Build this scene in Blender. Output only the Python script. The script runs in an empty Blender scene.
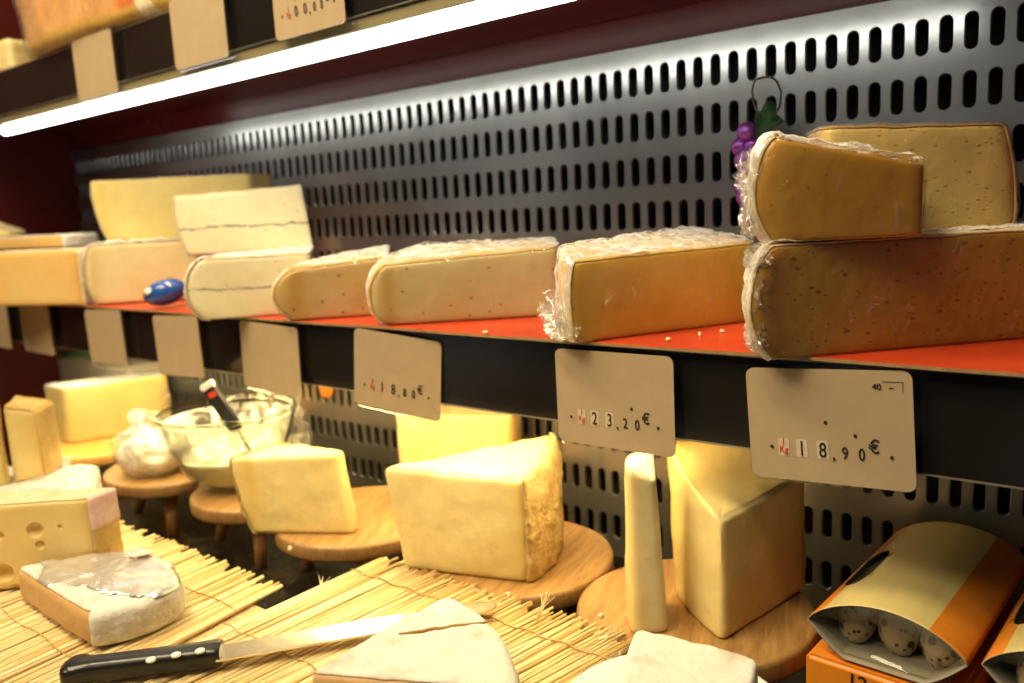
import bpy, bmesh, math, random
from mathutils import Vector, Matrix, noise

random.seed(7)
S = bpy.context.scene
COL = S.collection
PI = math.pi
ZO = .395                                    # height of the eye above the granite deck (deck top is z = 0)

# ------------------------------------------------------------------ camera
RW = ((.7784, .0597, -.6249), (.6258, -.1526, .7649), (-.0497, -.9865, -.1561))   # rows: world axes in (right, down, forward)
FPX = 832.45
cd = bpy.data.cameras.new('camera'); cam = bpy.data.objects.new('camera', cd); COL.objects.link(cam)
rt, dn, fw = (Vector([RW[i][k] for i in range(3)]).normalized() for k in range(3))
dn = (dn - rt*dn.dot(rt)).normalized(); fw = rt.cross(dn)
m = Matrix.Identity(4)
for i in range(3):
    m[i][0] = rt[i]; m[i][1] = -dn[i]; m[i][2] = -fw[i]
m[0][3], m[1][3], m[2][3] = 0, 0, ZO
cam.matrix_world = m
cd.sensor_width = 36; cd.lens = FPX/1024*36; cd.clip_start = .01; cd.clip_end = 50
cd.dof.use_dof = True; cd.dof.focus_distance = .56; cd.dof.aperture_fstop = 5.8
S.camera = cam

def ray(px, py): return rt*(px-512) + dn*(py-341.5) + fw*FPX
def onZ(px, py, z):
    d = ray(px, py); d *= (z-ZO)/d.z; return Vector((d.x, d.y, z))
def onY(px, py, y):
    d = ray(px, py); d *= y/d.y; return Vector((d.x, d.y, d.z+ZO))
def scr(p):
    v = Vector((p[0], p[1], p[2]-ZO)); return (512+FPX*v.dot(rt)/v.dot(fw), 341.5+FPX*v.dot(dn)/v.dot(fw))
def zat(x, y, py):                            # height at which the upright through (x, y) crosses image row py
    a, b = -.2, 1.4
    for _ in range(40):
        c = (a+b)/2
        if scr((x, y, c))[1] > py: a = c
        else: b = c
    return (a+b)/2

# ------------------------------------------------------------------ materials
def newmat(name):
    m = bpy.data.materials.new(name); m.use_nodes = True
    nt = m.node_tree; nt.nodes.clear()
    out = nt.nodes.new('ShaderNodeOutputMaterial')
    return m, nt, out
def N(nt, t, **kw):
    n = nt.nodes.new('ShaderNode'+t)
    for k, v in kw.items():
        if k in n.inputs: n.inputs[k].default_value = v
        else: setattr(n, k, v)
    return n
def L(nt, a, b): nt.links.new(a, b)
def c4(c): return (c[0], c[1], c[2], 1)
def coords(nt, scale=(1, 1, 1), kind='Object'):
    t = N(nt, 'TexCoord'); mp = N(nt, 'Mapping'); mp.inputs['Scale'].default_value = scale
    L(nt, t.outputs[kind], mp.inputs['Vector']); return mp.outputs['Vector']
def ramp(nt, fac, lo, hi, a=0, b=1):
    r = N(nt, 'MapRange'); r.inputs['From Min'].default_value = lo; r.inputs['From Max'].default_value = hi
    r.inputs['To Min'].default_value = a; r.inputs['To Max'].default_value = b
    L(nt, fac, r.inputs['Value']); return r.outputs['Result']
def mixc(nt, fac, a, b):
    x = N(nt, 'Mix', data_type='RGBA')
    ins = [s for s in x.inputs if s.type == 'RGBA']
    for s, v in zip(ins, (a, b)):
        if isinstance(v, tuple): s.default_value = c4(v)
        else: L(nt, v, s)
    if isinstance(fac, float): x.inputs[0].default_value = fac
    else: L(nt, fac, x.inputs[0])
    return [o for o in x.outputs if o.type == 'RGBA'][0]

def mk(name, col, col2=None, nscale=25, rough=.5, bump=.15, bscale=250, spots=None, sss=0, metal=0, spec=.4, stretch=(1, 1, 1), coat=0, lo=.35, hi=.65, tone=None, bdist=.002, mott=.05):
    m, nt, out = newmat(name)
    b = N(nt, 'BsdfPrincipled'); b.inputs['Roughness'].default_value = rough
    b.inputs['Metallic'].default_value = metal; b.inputs['Specular IOR Level'].default_value = spec
    if coat: b.inputs['Coat Weight'].default_value = coat; b.inputs['Coat Roughness'].default_value = .1
    if sss:
        b.inputs['Subsurface Weight'].default_value = sss; b.inputs['Subsurface Scale'].default_value = .012
        b.inputs['Subsurface Radius'].default_value = (1, .7, .35)
    v = coords(nt, stretch)
    n1 = N(nt, 'TexNoise', Scale=nscale, Detail=5, Roughness=.6); L(nt, v, n1.inputs['Vector'])
    c = mixc(nt, ramp(nt, n1.outputs['Fac'], lo, hi), tuple(col), tuple(col2 or col))
    n5 = N(nt, 'TexNoise', Scale=nscale*7, Detail=6, Roughness=.7); L(nt, v, n5.inputs['Vector'])
    hsv = N(nt, 'HueSaturation'); L(nt, c, hsv.inputs['Color']); L(nt, ramp(nt, n5.outputs['Fac'], .3, .7, 1-mott, 1+mott), hsv.inputs['Value']); c = hsv.outputs['Color']
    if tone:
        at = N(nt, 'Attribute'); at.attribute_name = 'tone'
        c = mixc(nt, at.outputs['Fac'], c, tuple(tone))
    n2 = N(nt, 'TexNoise', Scale=bscale, Detail=4); L(nt, v, n2.inputs['Vector'])
    hgt = n2.outputs['Fac']
    for (sc, th, sc_col, depth, st) in spots or ():
        vv = coords(nt, st)
        vo = N(nt, 'TexVoronoi', Scale=sc); vo.inputs['Randomness'].default_value = 1; L(nt, vv, vo.inputs['Vector'])
        k = ramp(nt, vo.outputs['Distance'], th*.55, th, 1, 0)
        # keep only some of the cells, so that the eyes are scattered
        sep = N(nt, 'SeparateColor'); L(nt, vo.outputs['Color'], sep.inputs['Color'])
        keep = ramp(nt, sep.outputs[0], .38, .42)
        mu = N(nt, 'Math', operation='MULTIPLY'); L(nt, k, mu.inputs[0]); L(nt, keep, mu.inputs[1]); k = mu.outputs[0]
        c = mixc(nt, k, c, tuple(sc_col))
        s = N(nt, 'Math', operation='MULTIPLY_ADD'); L(nt, k, s.inputs[0]); s.inputs[1].default_value = -depth; L(nt, hgt, s.inputs[2]); hgt = s.outputs[0]
    L(nt, c, b.inputs['Base Color'])
    if bump:
        bp = N(nt, 'Bump'); bp.inputs['Strength'].default_value = bump; bp.inputs['Distance'].default_value = bdist
        L(nt, hgt, bp.inputs['Height']); L(nt, bp.outputs['Normal'], b.inputs['Normal'])
    L(nt, b.outputs[0], out.inputs['Surface'])
    return m

def film(name, base=.06, streak=.5, lo=.56, hi=.72, scale=30, stretch=(1, 1, 1), tint=(.95, .93, .88), rough=.12, bump=.5, bs=70, haze=.2):
    m, nt, out = newmat(name)
    v = coords(nt, stretch)
    n = N(nt, 'TexNoise', Scale=scale, Detail=6, Roughness=.65, Distortion=.8); L(nt, v, n.inputs['Vector'])
    k = ramp(nt, n.outputs['Fac'], lo, hi, 0, streak)
    n2 = N(nt, 'TexNoise', Scale=bs, Detail=3, Distortion=1.2); L(nt, v, n2.inputs['Vector'])
    bp = N(nt, 'Bump'); bp.inputs['Strength'].default_value = bump; bp.inputs['Distance'].default_value = .004
    L(nt, n2.outputs['Fac'], bp.inputs['Height'])
    g = N(nt, 'BsdfGlossy'); g.inputs['Roughness'].default_value = rough; g.inputs['Color'].default_value = c4(tint); L(nt, bp.outputs[0], g.inputs['Normal'])
    a2 = N(nt, 'Math', operation='ADD', use_clamp=True); L(nt, k, a2.inputs[0]); L(nt, facing(nt, bp.outputs[0], base), a2.inputs[1])
    d = N(nt, 'BsdfDiffuse'); d.inputs['Color'].default_value = c4(tint)
    mg = N(nt, 'MixShader'); mg.inputs[0].default_value = haze; L(nt, g.outputs[0], mg.inputs[1]); L(nt, d.outputs[0], mg.inputs[2])
    t = N(nt, 'BsdfTransparent')
    mx = N(nt, 'MixShader'); L(nt, a2.outputs[0], mx.inputs[0]); L(nt, t.outputs[0], mx.inputs[1]); L(nt, mg.outputs[0], mx.inputs[2])
    L(nt, mx.outputs[0], out.inputs['Surface'])
    return m

def clear(name, tint=(.97, .98, .96), ior=1.45, rough=.02):
    m, nt, out = newmat(name)
    fr = facing(nt); g = N(nt, 'BsdfGlossy'); g.inputs['Roughness'].default_value = rough
    t = N(nt, 'BsdfTransparent'); t.inputs['Color'].default_value = c4(tint)
    mx = N(nt, 'MixShader'); L(nt, fr, mx.inputs[0]); L(nt, t.outputs[0], mx.inputs[1]); L(nt, g.outputs[0], mx.inputs[2])
    L(nt, mx.outputs[0], out.inputs['Surface']); return m

def facing(nt, normal=None, f0=.04):
    lw = N(nt, 'LayerWeight', Blend=.5)
    if normal is not None: L(nt, normal, lw.inputs['Normal'])
    p = N(nt, 'Math', operation='POWER'); L(nt, lw.outputs['Facing'], p.inputs[0]); p.inputs[1].default_value = 4
    a = N(nt, 'Math', operation='MULTIPLY_ADD'); L(nt, p.outputs[0], a.inputs[0]); a.inputs[1].default_value = .9; a.inputs[2].default_value = f0
    return a.outputs[0]
def emit(name, col, st):
    m, nt, out = newmat(name); e = N(nt, 'Emission', Strength=st); e.inputs['Color'].default_value = c4(col)
    L(nt, e.outputs[0], out.inputs['Surface']); return m

def steel(name):
    m, nt, out = newmat(name); b = N(nt, 'BsdfPrincipled', Metallic=1.0)
    v = coords(nt, (1, 1, 1))
    n = N(nt, 'TexNoise', Scale=9, Detail=4); L(nt, v, n.inputs['Vector'])
    L(nt, mixc(nt, ramp(nt, n.outputs['Fac'], .3, .7), (.33, .335, .325), (.42, .42, .41)), b.inputs['Base Color'])
    n3 = N(nt, 'TexNoise', Scale=60, Detail=5, Roughness=.7); L(nt, v, n3.inputs['Vector'])
    L(nt, ramp(nt, n3.outputs['Fac'], .3, .75, .13, .22), b.inputs['Roughness'])
    n2 = N(nt, 'TexNoise', Scale=5, Detail=2); L(nt, v, n2.inputs['Vector'])
    bp = N(nt, 'Bump', Strength=.05, Distance=.01); L(nt, n2.outputs['Fac'], bp.inputs['Height']); L(nt, bp.outputs[0], b.inputs['Normal'])
    b2 = N(nt, 'BsdfPrincipled', Metallic=1.0, Roughness=.52); L(nt, b.inputs['Base Color'].links[0].from_socket, b2.inputs['Base Color'])
    mx = N(nt, 'MixShader'); mx.inputs[0].default_value = .50; L(nt, b.outputs[0], mx.inputs[1]); L(nt, b2.outputs[0], mx.inputs[2])
    L(nt, mx.outputs[0], out.inputs['Surface']); return m

def wood(name, a, b_, rough=.45, sc=(6, 60, 60), ring=1.0):
    m, nt, out = newmat(name); b = N(nt, 'BsdfPrincipled', Roughness=rough)
    v = coords(nt, sc)
    n = N(nt, 'TexNoise', Scale=2.2, Detail=6, Roughness=.6, Distortion=.6); L(nt, v, n.inputs['Vector'])
    w = N(nt, 'TexNoise', Scale=7, Detail=3); L(nt, v, w.inputs['Vector'])
    mu = N(nt, 'Math', operation='MULTIPLY_ADD'); L(nt, w.outputs['Fac'], mu.inputs[0]); mu.inputs[1].default_value = .35; L(nt, n.outputs['Fac'], mu.inputs[2])
    L(nt, mixc(nt, ramp(nt, mu.outputs[0], .5, .85), tuple(a), tuple(b_)), b.inputs['Base Color'])
    bp = N(nt, 'Bump', Strength=.15, Distance=.001); L(nt, mu.outputs[0], bp.inputs['Height']); L(nt, bp.outputs[0], b.inputs['Normal'])
    L(nt, b.outputs[0], out.inputs['Surface']); return m

M = {}
M['steel'] = steel('brushed_steel')
M['black_gap'] = mk('black_gap', (.004, .004, .004), rough=.8, bump=0)
M['maroon'] = mk('maroon_paint', (.055, .007, .006), (.075, .010, .008), 4, rough=.16, bump=.01, bscale=20, spec=.28)
M['maroon_wall'] = mk('maroon_wall_paint', (.060, .006, .005), (.075, .008, .007), 4, rough=.45, bump=.02, bscale=20, spec=.2)
M['fascia'] = mk('black_fascia', (.010, .008, .007), (.013, .011, .009), 6, rough=.10, bump=.03, bscale=12, spec=.6)
M['alu'] = mk('grey_aluminium', (.42, .38, .30), (.5, .46, .38), 30, rough=.35, metal=.9, bump=.03)
M['olive'] = mk('olive_batten', (.20, .17, .09), rough=.4, bump=.02)
M['red'] = mk('red_board', (.62, .068, .018), (.46, .038, .012), 14, rough=.38, bump=.12, bscale=90)
M['kraft'] = mk('kraft_edge', (.34, .20, .085), (.26, .15, .06), 90, rough=.8, bump=.3)
M['granite'] = mk('granite', (.006, .0045, .003), (.050, .032, .012), 55, rough=.42, bump=.02, spec=.25, spots=[(140, .35, (.10, .07, .03), 0, (1, 1, 1))], lo=.45, hi=.72)
M['board'] = wood('board_wood', (.27, .135, .038), (.46, .265, .090), sc=(60, 7, 60))
M['board_side'] = wood('board_edge_wood', (.24, .125, .038), (.36, .20, .07), sc=(60, 60, 14))
M['leg'] = wood('leg_wood', (.25, .12, .035), (.34, .17, .055), sc=(60, 60, 8))
M['orange_board'] = wood('orange_board_wood', (.58, .30, .055), (.70, .39, .09), sc=(60, 7, 60))
M['riser'] = wood('riser_wood', (.52, .36, .17), (.62, .45, .23), sc=(8, 50, 50))
M['straw'] = mk('straw', (.78, .60, .28), (.86, .72, .42), 60, rough=.5, bump=.3, bscale=500, stretch=(1, .12, 1), tone=(.52, .32, .09))
M['thread'] = mk('twine', (.42, .27, .10), rough=.8)
M['card'] = mk('price_card', (.36, .27, .165), (.385, .29, .18), 8, rough=.45, bump=.03, bscale=40)
M['ink'] = mk('black_ink', (.012, .010, .010), rough=.5, bump=0)
M['redink'] = mk('red_ink', (.55, .035, .02), rough=.5, bump=0)
M['window'] = mk('digit_window', (.50, .42, .30), rough=.5, bump=0)
M['clear'] = clear('clear_plastic')
M['glass'] = clear('bowl_glass', (.92, .94, .88), 1.5, .03)
M['glass_rim'] = clear('bowl_rim_glass', (.86, .88, .80), 1.5, .03)
M['tube'] = emit('tube_light', (.97, .98, .90), 11)
M['tube_low'] = emit('tube_light_warm', (1, .77, .35), 60)
M['cap'] = mk('grey_cap', (.5, .5, .48), rough=.4, bump=0)
# cheese
eye = lambda c, s=95, t=.26, st=(1, 1, 1.8): (s, t, c, 6, st)
M['ochre'] = mk('ochre_paste', (.44, .25, .036), (.35, .185, .024), 14, tone=(.30, .125, .018), rough=.35, bump=.12, sss=.04, spots=[eye((.20, .085, .012), 150, .24, (.6, .6, 1.1)), eye((.20, .085, .012), 260, .2, (.6, .6, 1.1))])
M['ochre_plain'] = mk('deep_ochre_paste', (.37, .19, .022), (.31, .15, .016), 14, tone=(.50, .26, .05), rough=.3, bump=.08, sss=.04, spots=[eye((.24, .10, .015), 120, .13)])
M['pale_eyes'] = mk('pale_porous_paste', (.56, .42, .15), (.48, .34, .11), 14, tone=(.42, .26, .07), rough=.4, bump=.25, sss=.04, spots=[eye((.36, .23, .07), 170, .3)])
M['amber'] = mk('amber_paste', (.66, .41, .065), (.56, .31, .038), 9, tone=(.46, .25, .03), rough=.3, bump=.06, sss=.04)
M['tan_paste'] = mk('tan_speckled_paste', (.56, .49, .25), (.52, .42, .18), 9, tone=(.42, .23, .05), rough=.4, bump=.1, sss=.04, spots=[eye((.30, .13, .04), 90, .16, (1, 1, 1.2))])
M['gold_paste'] = mk('golden_speckled_paste', (.48, .31, .08), (.50, .38, .18), 10, tone=(.40, .20, .035), rough=.4, bump=.1, sss=.04, spots=[eye((.20, .08, .02), 80, .17, (1, 1, 1.2))])
def morbier():
    m = mk('ash_line_paste', (.76, .69, .46), (.71, .63, .39), 12, rough=.45, bump=.1, sss=.04, spots=[eye((.45, .36, .18), 60, .12)])
    nt = m.node_tree; b = [n for n in nt.nodes if n.type == 'BSDF_PRINCIPLED'][0]
    src = b.inputs['Base Color'].links[0].from_socket
    t = N(nt, 'TexCoord'); sp = N(nt, 'SeparateXYZ'); L(nt, t.outputs['Object'], sp.inputs[0])
    n = N(nt, 'TexNoise', Scale=18, Detail=6, Roughness=.75); L(nt, t.outputs['Object'], n.inputs['Vector'])
    a = N(nt, 'Math', operation='MULTIPLY_ADD'); L(nt, n.outputs['Fac'], a.inputs[0]); a.inputs[1].default_value = .016; L(nt, sp.outputs['Z'], a.inputs[2])
    s = N(nt, 'Math', operation='SUBTRACT'); L(nt, a.outputs[0], s.inputs[0]); s.inputs[1].default_value = .0405
    ab = N(nt, 'Math', operation='ABSOLUTE'); L(nt, s.outputs[0], ab.inputs[0])
    n2 = N(nt, 'TexNoise', Scale=60, Detail=4); L(nt, t.outputs['Object'], n2.inputs['Vector'])
    k = ramp(nt, ab.outputs[0], .0004, .0019, 1, 0)
    mu = N(nt, 'Math', operation='MULTIPLY'); L(nt, k, mu.inputs[0]); L(nt, ramp(nt, n2.outputs['Fac'], .3, .55, .25, .9), mu.inputs[1])
    L(nt, mixc(nt, mu.outputs[0], src, (.13, .125, .11)), b.inputs['Base Color'])
    return m
M['morbier'] = morbier()
M['ivory'] = mk('ivory_paste', (.72, .61, .33), (.66, .54, .26), 12, tone=(.56, .42, .18), rough=.45, bump=.1, sss=.04, spots=[eye((.42, .31, .12), 32, .11)])
M['butter'] = mk('butter_yellow_paste', (.70, .57, .22), (.63, .49, .17), 9, tone=(.60, .46, .14), rough=.45, bump=.08, sss=.04)
M['orange_paste'] = mk('orange_paste', (.74, .45, .13), (.70, .48, .19), 8, tone=(.60, .32, .07), rough=.45, bump=.08, sss=.04)
M['wedge'] = mk('hard_yellow_paste', (.83, .69, .32), (.77, .61, .24), 16, tone=(.72, .50, .13), rough=.45, bump=.18, bscale=180, sss=.1)
M['wedge_pale'] = mk('hard_ivory_paste', (.84, .76, .47), (.80, .70, .38), 16, tone=(.76, .58, .22), rough=.45, bump=.22, bscale=150, sss=.1)
M['emm'] = mk('holey_paste', (.80, .61, .25), (.75, .56, .21), 7, tone=(.70, .48, .15), rough=.4, bump=.06, sss=.1)
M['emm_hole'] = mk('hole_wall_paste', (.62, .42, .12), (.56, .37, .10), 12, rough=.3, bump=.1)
M['bloom'] = mk('white_bloom_rind', (.66, .63, .56), (.42, .35, .25), 40, rough=.8, bump=.8, bscale=150, lo=.5, hi=.8)
M['brie_paste'] = mk('tan_soft_paste', (.55, .33, .13), (.48, .28, .10), 14, rough=.45, bump=.15, sss=.1)
M['cream_paste'] = mk('cream_soft_paste', (.72, .56, .32), (.66, .50, .26), 14, rough=.45, bump=.15, sss=.1)
M['rind_brown'] = mk('brown_rind', (.34, .17, .05), (.46, .28, .10), 40, rough=.7, bump=.35)
M['rind_grey'] = mk('grey_rind', (.40, .31, .20), (.55, .45, .30), 45, rough=.8, bump=.5)
M['rind_gold'] = mk('golden_rind', (.52, .33, .09), (.66, .46, .16), 40, rough=.6, bump=.3)
M['rind_crust'] = mk('crusty_rind', (.42, .26, .08), (.68, .51, .21), 70, rough=.8, bump=1.0, bscale=140, bdist=.004)
M['rind_white'] = mk('pale_rind', (.68, .58, .40), (.58, .45, .25), 40, rough=.7, bump=.4)
M['film'] = film('cling_film', .018, .30, .63, .71, 46, (1, 1, .6), haze=.10, rough=.07, bump=.8, bs=110)
M['film_haze'] = film('cling_film_folds', .16, .62, .46, .66, 42, (1, 1, .5), bump=1.0, haze=.6)
M['film_crump'] = film('crumpled_film', .06, .55, .44, .66, 60, rough=.08, bump=1.0, bs=110)
M['smear'] = film('cream_smear', .08, .8, .40, .62, 26, haze=.95, bump=.3)
M['cream'] = mk('fresh_cream_cheese', (.86, .80, .66), (.80, .73, .56), 20, rough=.45, bump=.35, bscale=50, sss=.1)
M['black_plastic'] = mk('black_plastic', (.010, .010, .011), rough=.28, bump=.05)
M['blade'] = mk('steel_blade', (.72, .70, .66), (.62, .60, .56), 20, rough=.22, metal=1, bump=.02)
M['rivet'] = mk('white_rivet', (.80, .78, .72), rough=.35, bump=0)
M['foil'] = mk('silver_foil', (.75, .74, .72), (.66, .64, .61), 22, rough=.32, metal=.75, bump=.5, bscale=30, bdist=.006)
M['blue'] = mk('blue_foil', (.012, .055, .28), (.02, .09, .38), 20, rough=.22, bump=.5, bscale=60, coat=.5)
M['purple'] = mk('purple_foil', (.26, .05, .38), (.40, .12, .52), 60, rough=.22, metal=.55, bump=.5, bscale=160)
M['leaf'] = mk('green_leaf', (.010, .045, .009), (.02, .075, .016), 60, rough=.55, bump=.5)
M['wire'] = mk('olive_wire', (.10, .09, .045), rough=.4, metal=.5, bump=0)
M['sleeve_cream'] = mk('cream_sleeve', (.62, .52, .22), (.56, .46, .18), 30, rough=.42, bump=.06, stretch=(1, .08, 1))
M['sleeve_orange'] = mk('orange_sleeve', (.70, .235, .018), (.62, .19, .014), 20, rough=.42, bump=.05)
M['sleeve_in'] = mk('sleeve_board', (.25, .22, .16), rough=.7, bump=.1)
M['egg'] = mk('quail_egg', (.42, .30, .16), (.48, .36, .21), 60, rough=.5, bump=.1, spots=[(110, .42, (.035, .018, .008), 0, (1, 1, 1)), (230, .4, (.06, .03, .012), 0, (1, 1, 1))])
M['tub'] = mk('grey_tub', (.42, .40, .35), rough=.35, bump=.03)
M['green'] = mk('dark_green_lid', (.02, .09, .03), rough=.4, bump=.05)
M['meat'] = mk('cured_meat', (.62, .30, .12), (.50, .19, .08), 14, rough=.4, bump=.25, sss=.04)
def ham():
    m = mk('cured_ham', (.66, .36, .13), (.56, .27, .09), 14, rough=.4, bump=.25, sss=.05)
    nt = m.node_tree; b = [n for n in nt.nodes if n.type == 'BSDF_PRINCIPLED'][0]
    c = b.inputs['Base Color'].links[0].from_socket
    t = N(nt, 'TexCoord'); sp = N(nt, 'SeparateXYZ'); L(nt, t.outputs['Object'], sp.inputs[0])
    n = N(nt, 'TexNoise', Scale=16, Detail=4); L(nt, t.outputs['Object'], n.inputs['Vector'])
    def soft(sock, k, lo, hi, a, b_):
        q = N(nt, 'Math', operation='MULTIPLY_ADD'); L(nt, n.outputs['Fac'], q.inputs[0]); q.inputs[1].default_value = k; L(nt, sock, q.inputs[2]); return ramp(nt, q.outputs[0], lo, hi, a, b_)
    c = mixc(nt, soft(sp.outputs['X'], .03, .075, .095, 0, 1), c, (.50, .13, .03))
    c = mixc(nt, soft(sp.outputs['Z'], .014, .020, .027, 1, 0), c, (.56, .34, .07))
    ad = N(nt, 'Math', operation='MULTIPLY_ADD'); L(nt, sp.outputs['Z'], ad.inputs[0]); ad.inputs[1].default_value = .5; L(nt, sp.outputs['X'], ad.inputs[2])
    ab = N(nt, 'Math', operation='SUBTRACT'); L(nt, ad.outputs[0], ab.inputs[0]); ab.inputs[1].default_value = .128
    ab2 = N(nt, 'Math', operation='ABSOLUTE'); L(nt, ab.outputs[0], ab2.inputs[0])
    c = mixc(nt, ramp(nt, ab2.outputs[0], .013, .017, 1, 0), c, (.70, .60, .42))
    L(nt, c, b.inputs['Base Color']); return m
M['ham'] = ham()
M['fat'] = mk('yellow_fat', (.66, .42, .12), (.70, .50, .22), 20, rough=.45, bump=.2, sss=.04)
M['paper'] = mk('white_paper', (.74, .70, .62), rough=.7, bump=.15)
M['label_red'] = mk('faded_red_print', (.70, .42, .36), (.76, .62, .54), 90, rough=.6, bump=.1)
M['label_blue'] = mk('blue_white_label', (.20, .30, .48), (.72, .70, .64), 45, rough=.4, bump=.2)
M['crumb'] = mk('cheese_crumb', (.80, .66, .38), rough=.6)

# ------------------------------------------------------------------ object helpers
def link(name, me, mats, parent=None, loc=(0, 0, 0)):
    o = bpy.data.objects.new(name, me); COL.objects.link(o)
    for mm in (mats if isinstance(mats, (list, tuple)) else [mats]): me.materials.append(mm)
    o.location = loc
    if parent is not None: o.parent = parent
    return o
def mesh(verts, faces, smooth=True, mi=None):
    me = bpy.data.meshes.new('m'); me.from_pydata([tuple(v) for v in verts], [], faces); me.validate(); me.update()
    for i, p in enumerate(me.polygons):
        p.use_smooth = smooth
        if mi and i < len(mi): p.material_index = mi[i]
    return me
def tag(o, label, cat, group=None, kind=None):
    o['label'] = label; o['category'] = cat
    if group: o['group'] = group
    if kind: o['kind'] = kind
    return o
def struct(o): o['kind'] = 'structure'; return o
def empty(name, loc, label, cat, group=None, rz=0):
    o = bpy.data.objects.new(name, None); COL.objects.link(o); o.location = loc; o.rotation_euler.z = rz; o.empty_display_size = .02
    return tag(o, label, cat, group)
def from_bm(bm, smooth=False):
    me = bpy.data.meshes.new('m'); bmesh.ops.recalc_face_normals(bm, faces=bm.faces); bm.to_mesh(me); bm.free()
    for p in me.polygons: p.use_smooth = smooth
    return me
def box_bm(x0, x1, y0, y1, z0, z1, bev=0, seg=2):
    bm = bmesh.new(); bmesh.ops.create_cube(bm, size=1)
    for v in bm.verts:
        v.co = Vector(((x0+x1)/2+v.co.x*(x1-x0), (y0+y1)/2+v.co.y*(y1-y0), (z0+z1)/2+v.co.z*(z1-z0)))
    if bev: bmesh.ops.bevel(bm, geom=bm.edges[:], offset=bev, segments=seg, affect='EDGES')
    return bm
def box(name, b, mat, parent=None, bev=0, loc=(0, 0, 0)):
    return link(name, from_bm(box_bm(*b, bev=bev)), mat, parent, loc)
def lathe(prof, n=48, cap=True):               # prof: (r, z) from bottom centre outwards
    vs, fs = [], []
    for (r, z) in prof:
        for i in range(n): vs.append((r*math.cos(2*PI*i/n), r*math.sin(2*PI*i/n), z))
    for j in range(len(prof)-1):
        for i in range(n):
            k = (i+1) % n; fs.append((j*n+i, j*n+k, (j+1)*n+k, (j+1)*n+i))
    if cap:
        fs.append(tuple(range(n))[::-1]); fs.append(tuple((len(prof)-1)*n+i for i in range(n)))
    return vs, fs
def tube(path, rad, n=8, cap=True):
    vs, fs = [], []
    P = [Vector(p) for p in path]
    for j, p in enumerate(P):
        t = (P[min(j+1, len(P)-1)]-P[max(j-1, 0)]).normalized()
        a = t.cross(Vector((0, 0, 1)))
        if a.length < .05: a = t.cross(Vector((1, 0, 0)))
        a.normalize(); b = t.cross(a); r = rad[j] if isinstance(rad, (list, tuple)) else rad
        for i in range(n): vs.append(p + a*r*math.cos(2*PI*i/n) + b*r*math.sin(2*PI*i/n))
    for j in range(len(P)-1):
        for i in range(n):
            k = (i+1) % n; fs.append((j*n+i, j*n+k, (j+1)*n+k, (j+1)*n+i))
    if cap: fs.append(tuple(range(n))[::-1]); fs.append(tuple((len(P)-1)*n+i for i in range(n)))
    return vs, fs
def merge(parts):
    V, F = [], []
    for vs, fs in parts:
        b = len(V); V += [tuple(v) for v in vs]; F += [tuple(b+i for i in f) for f in fs]
    return V, F

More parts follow.
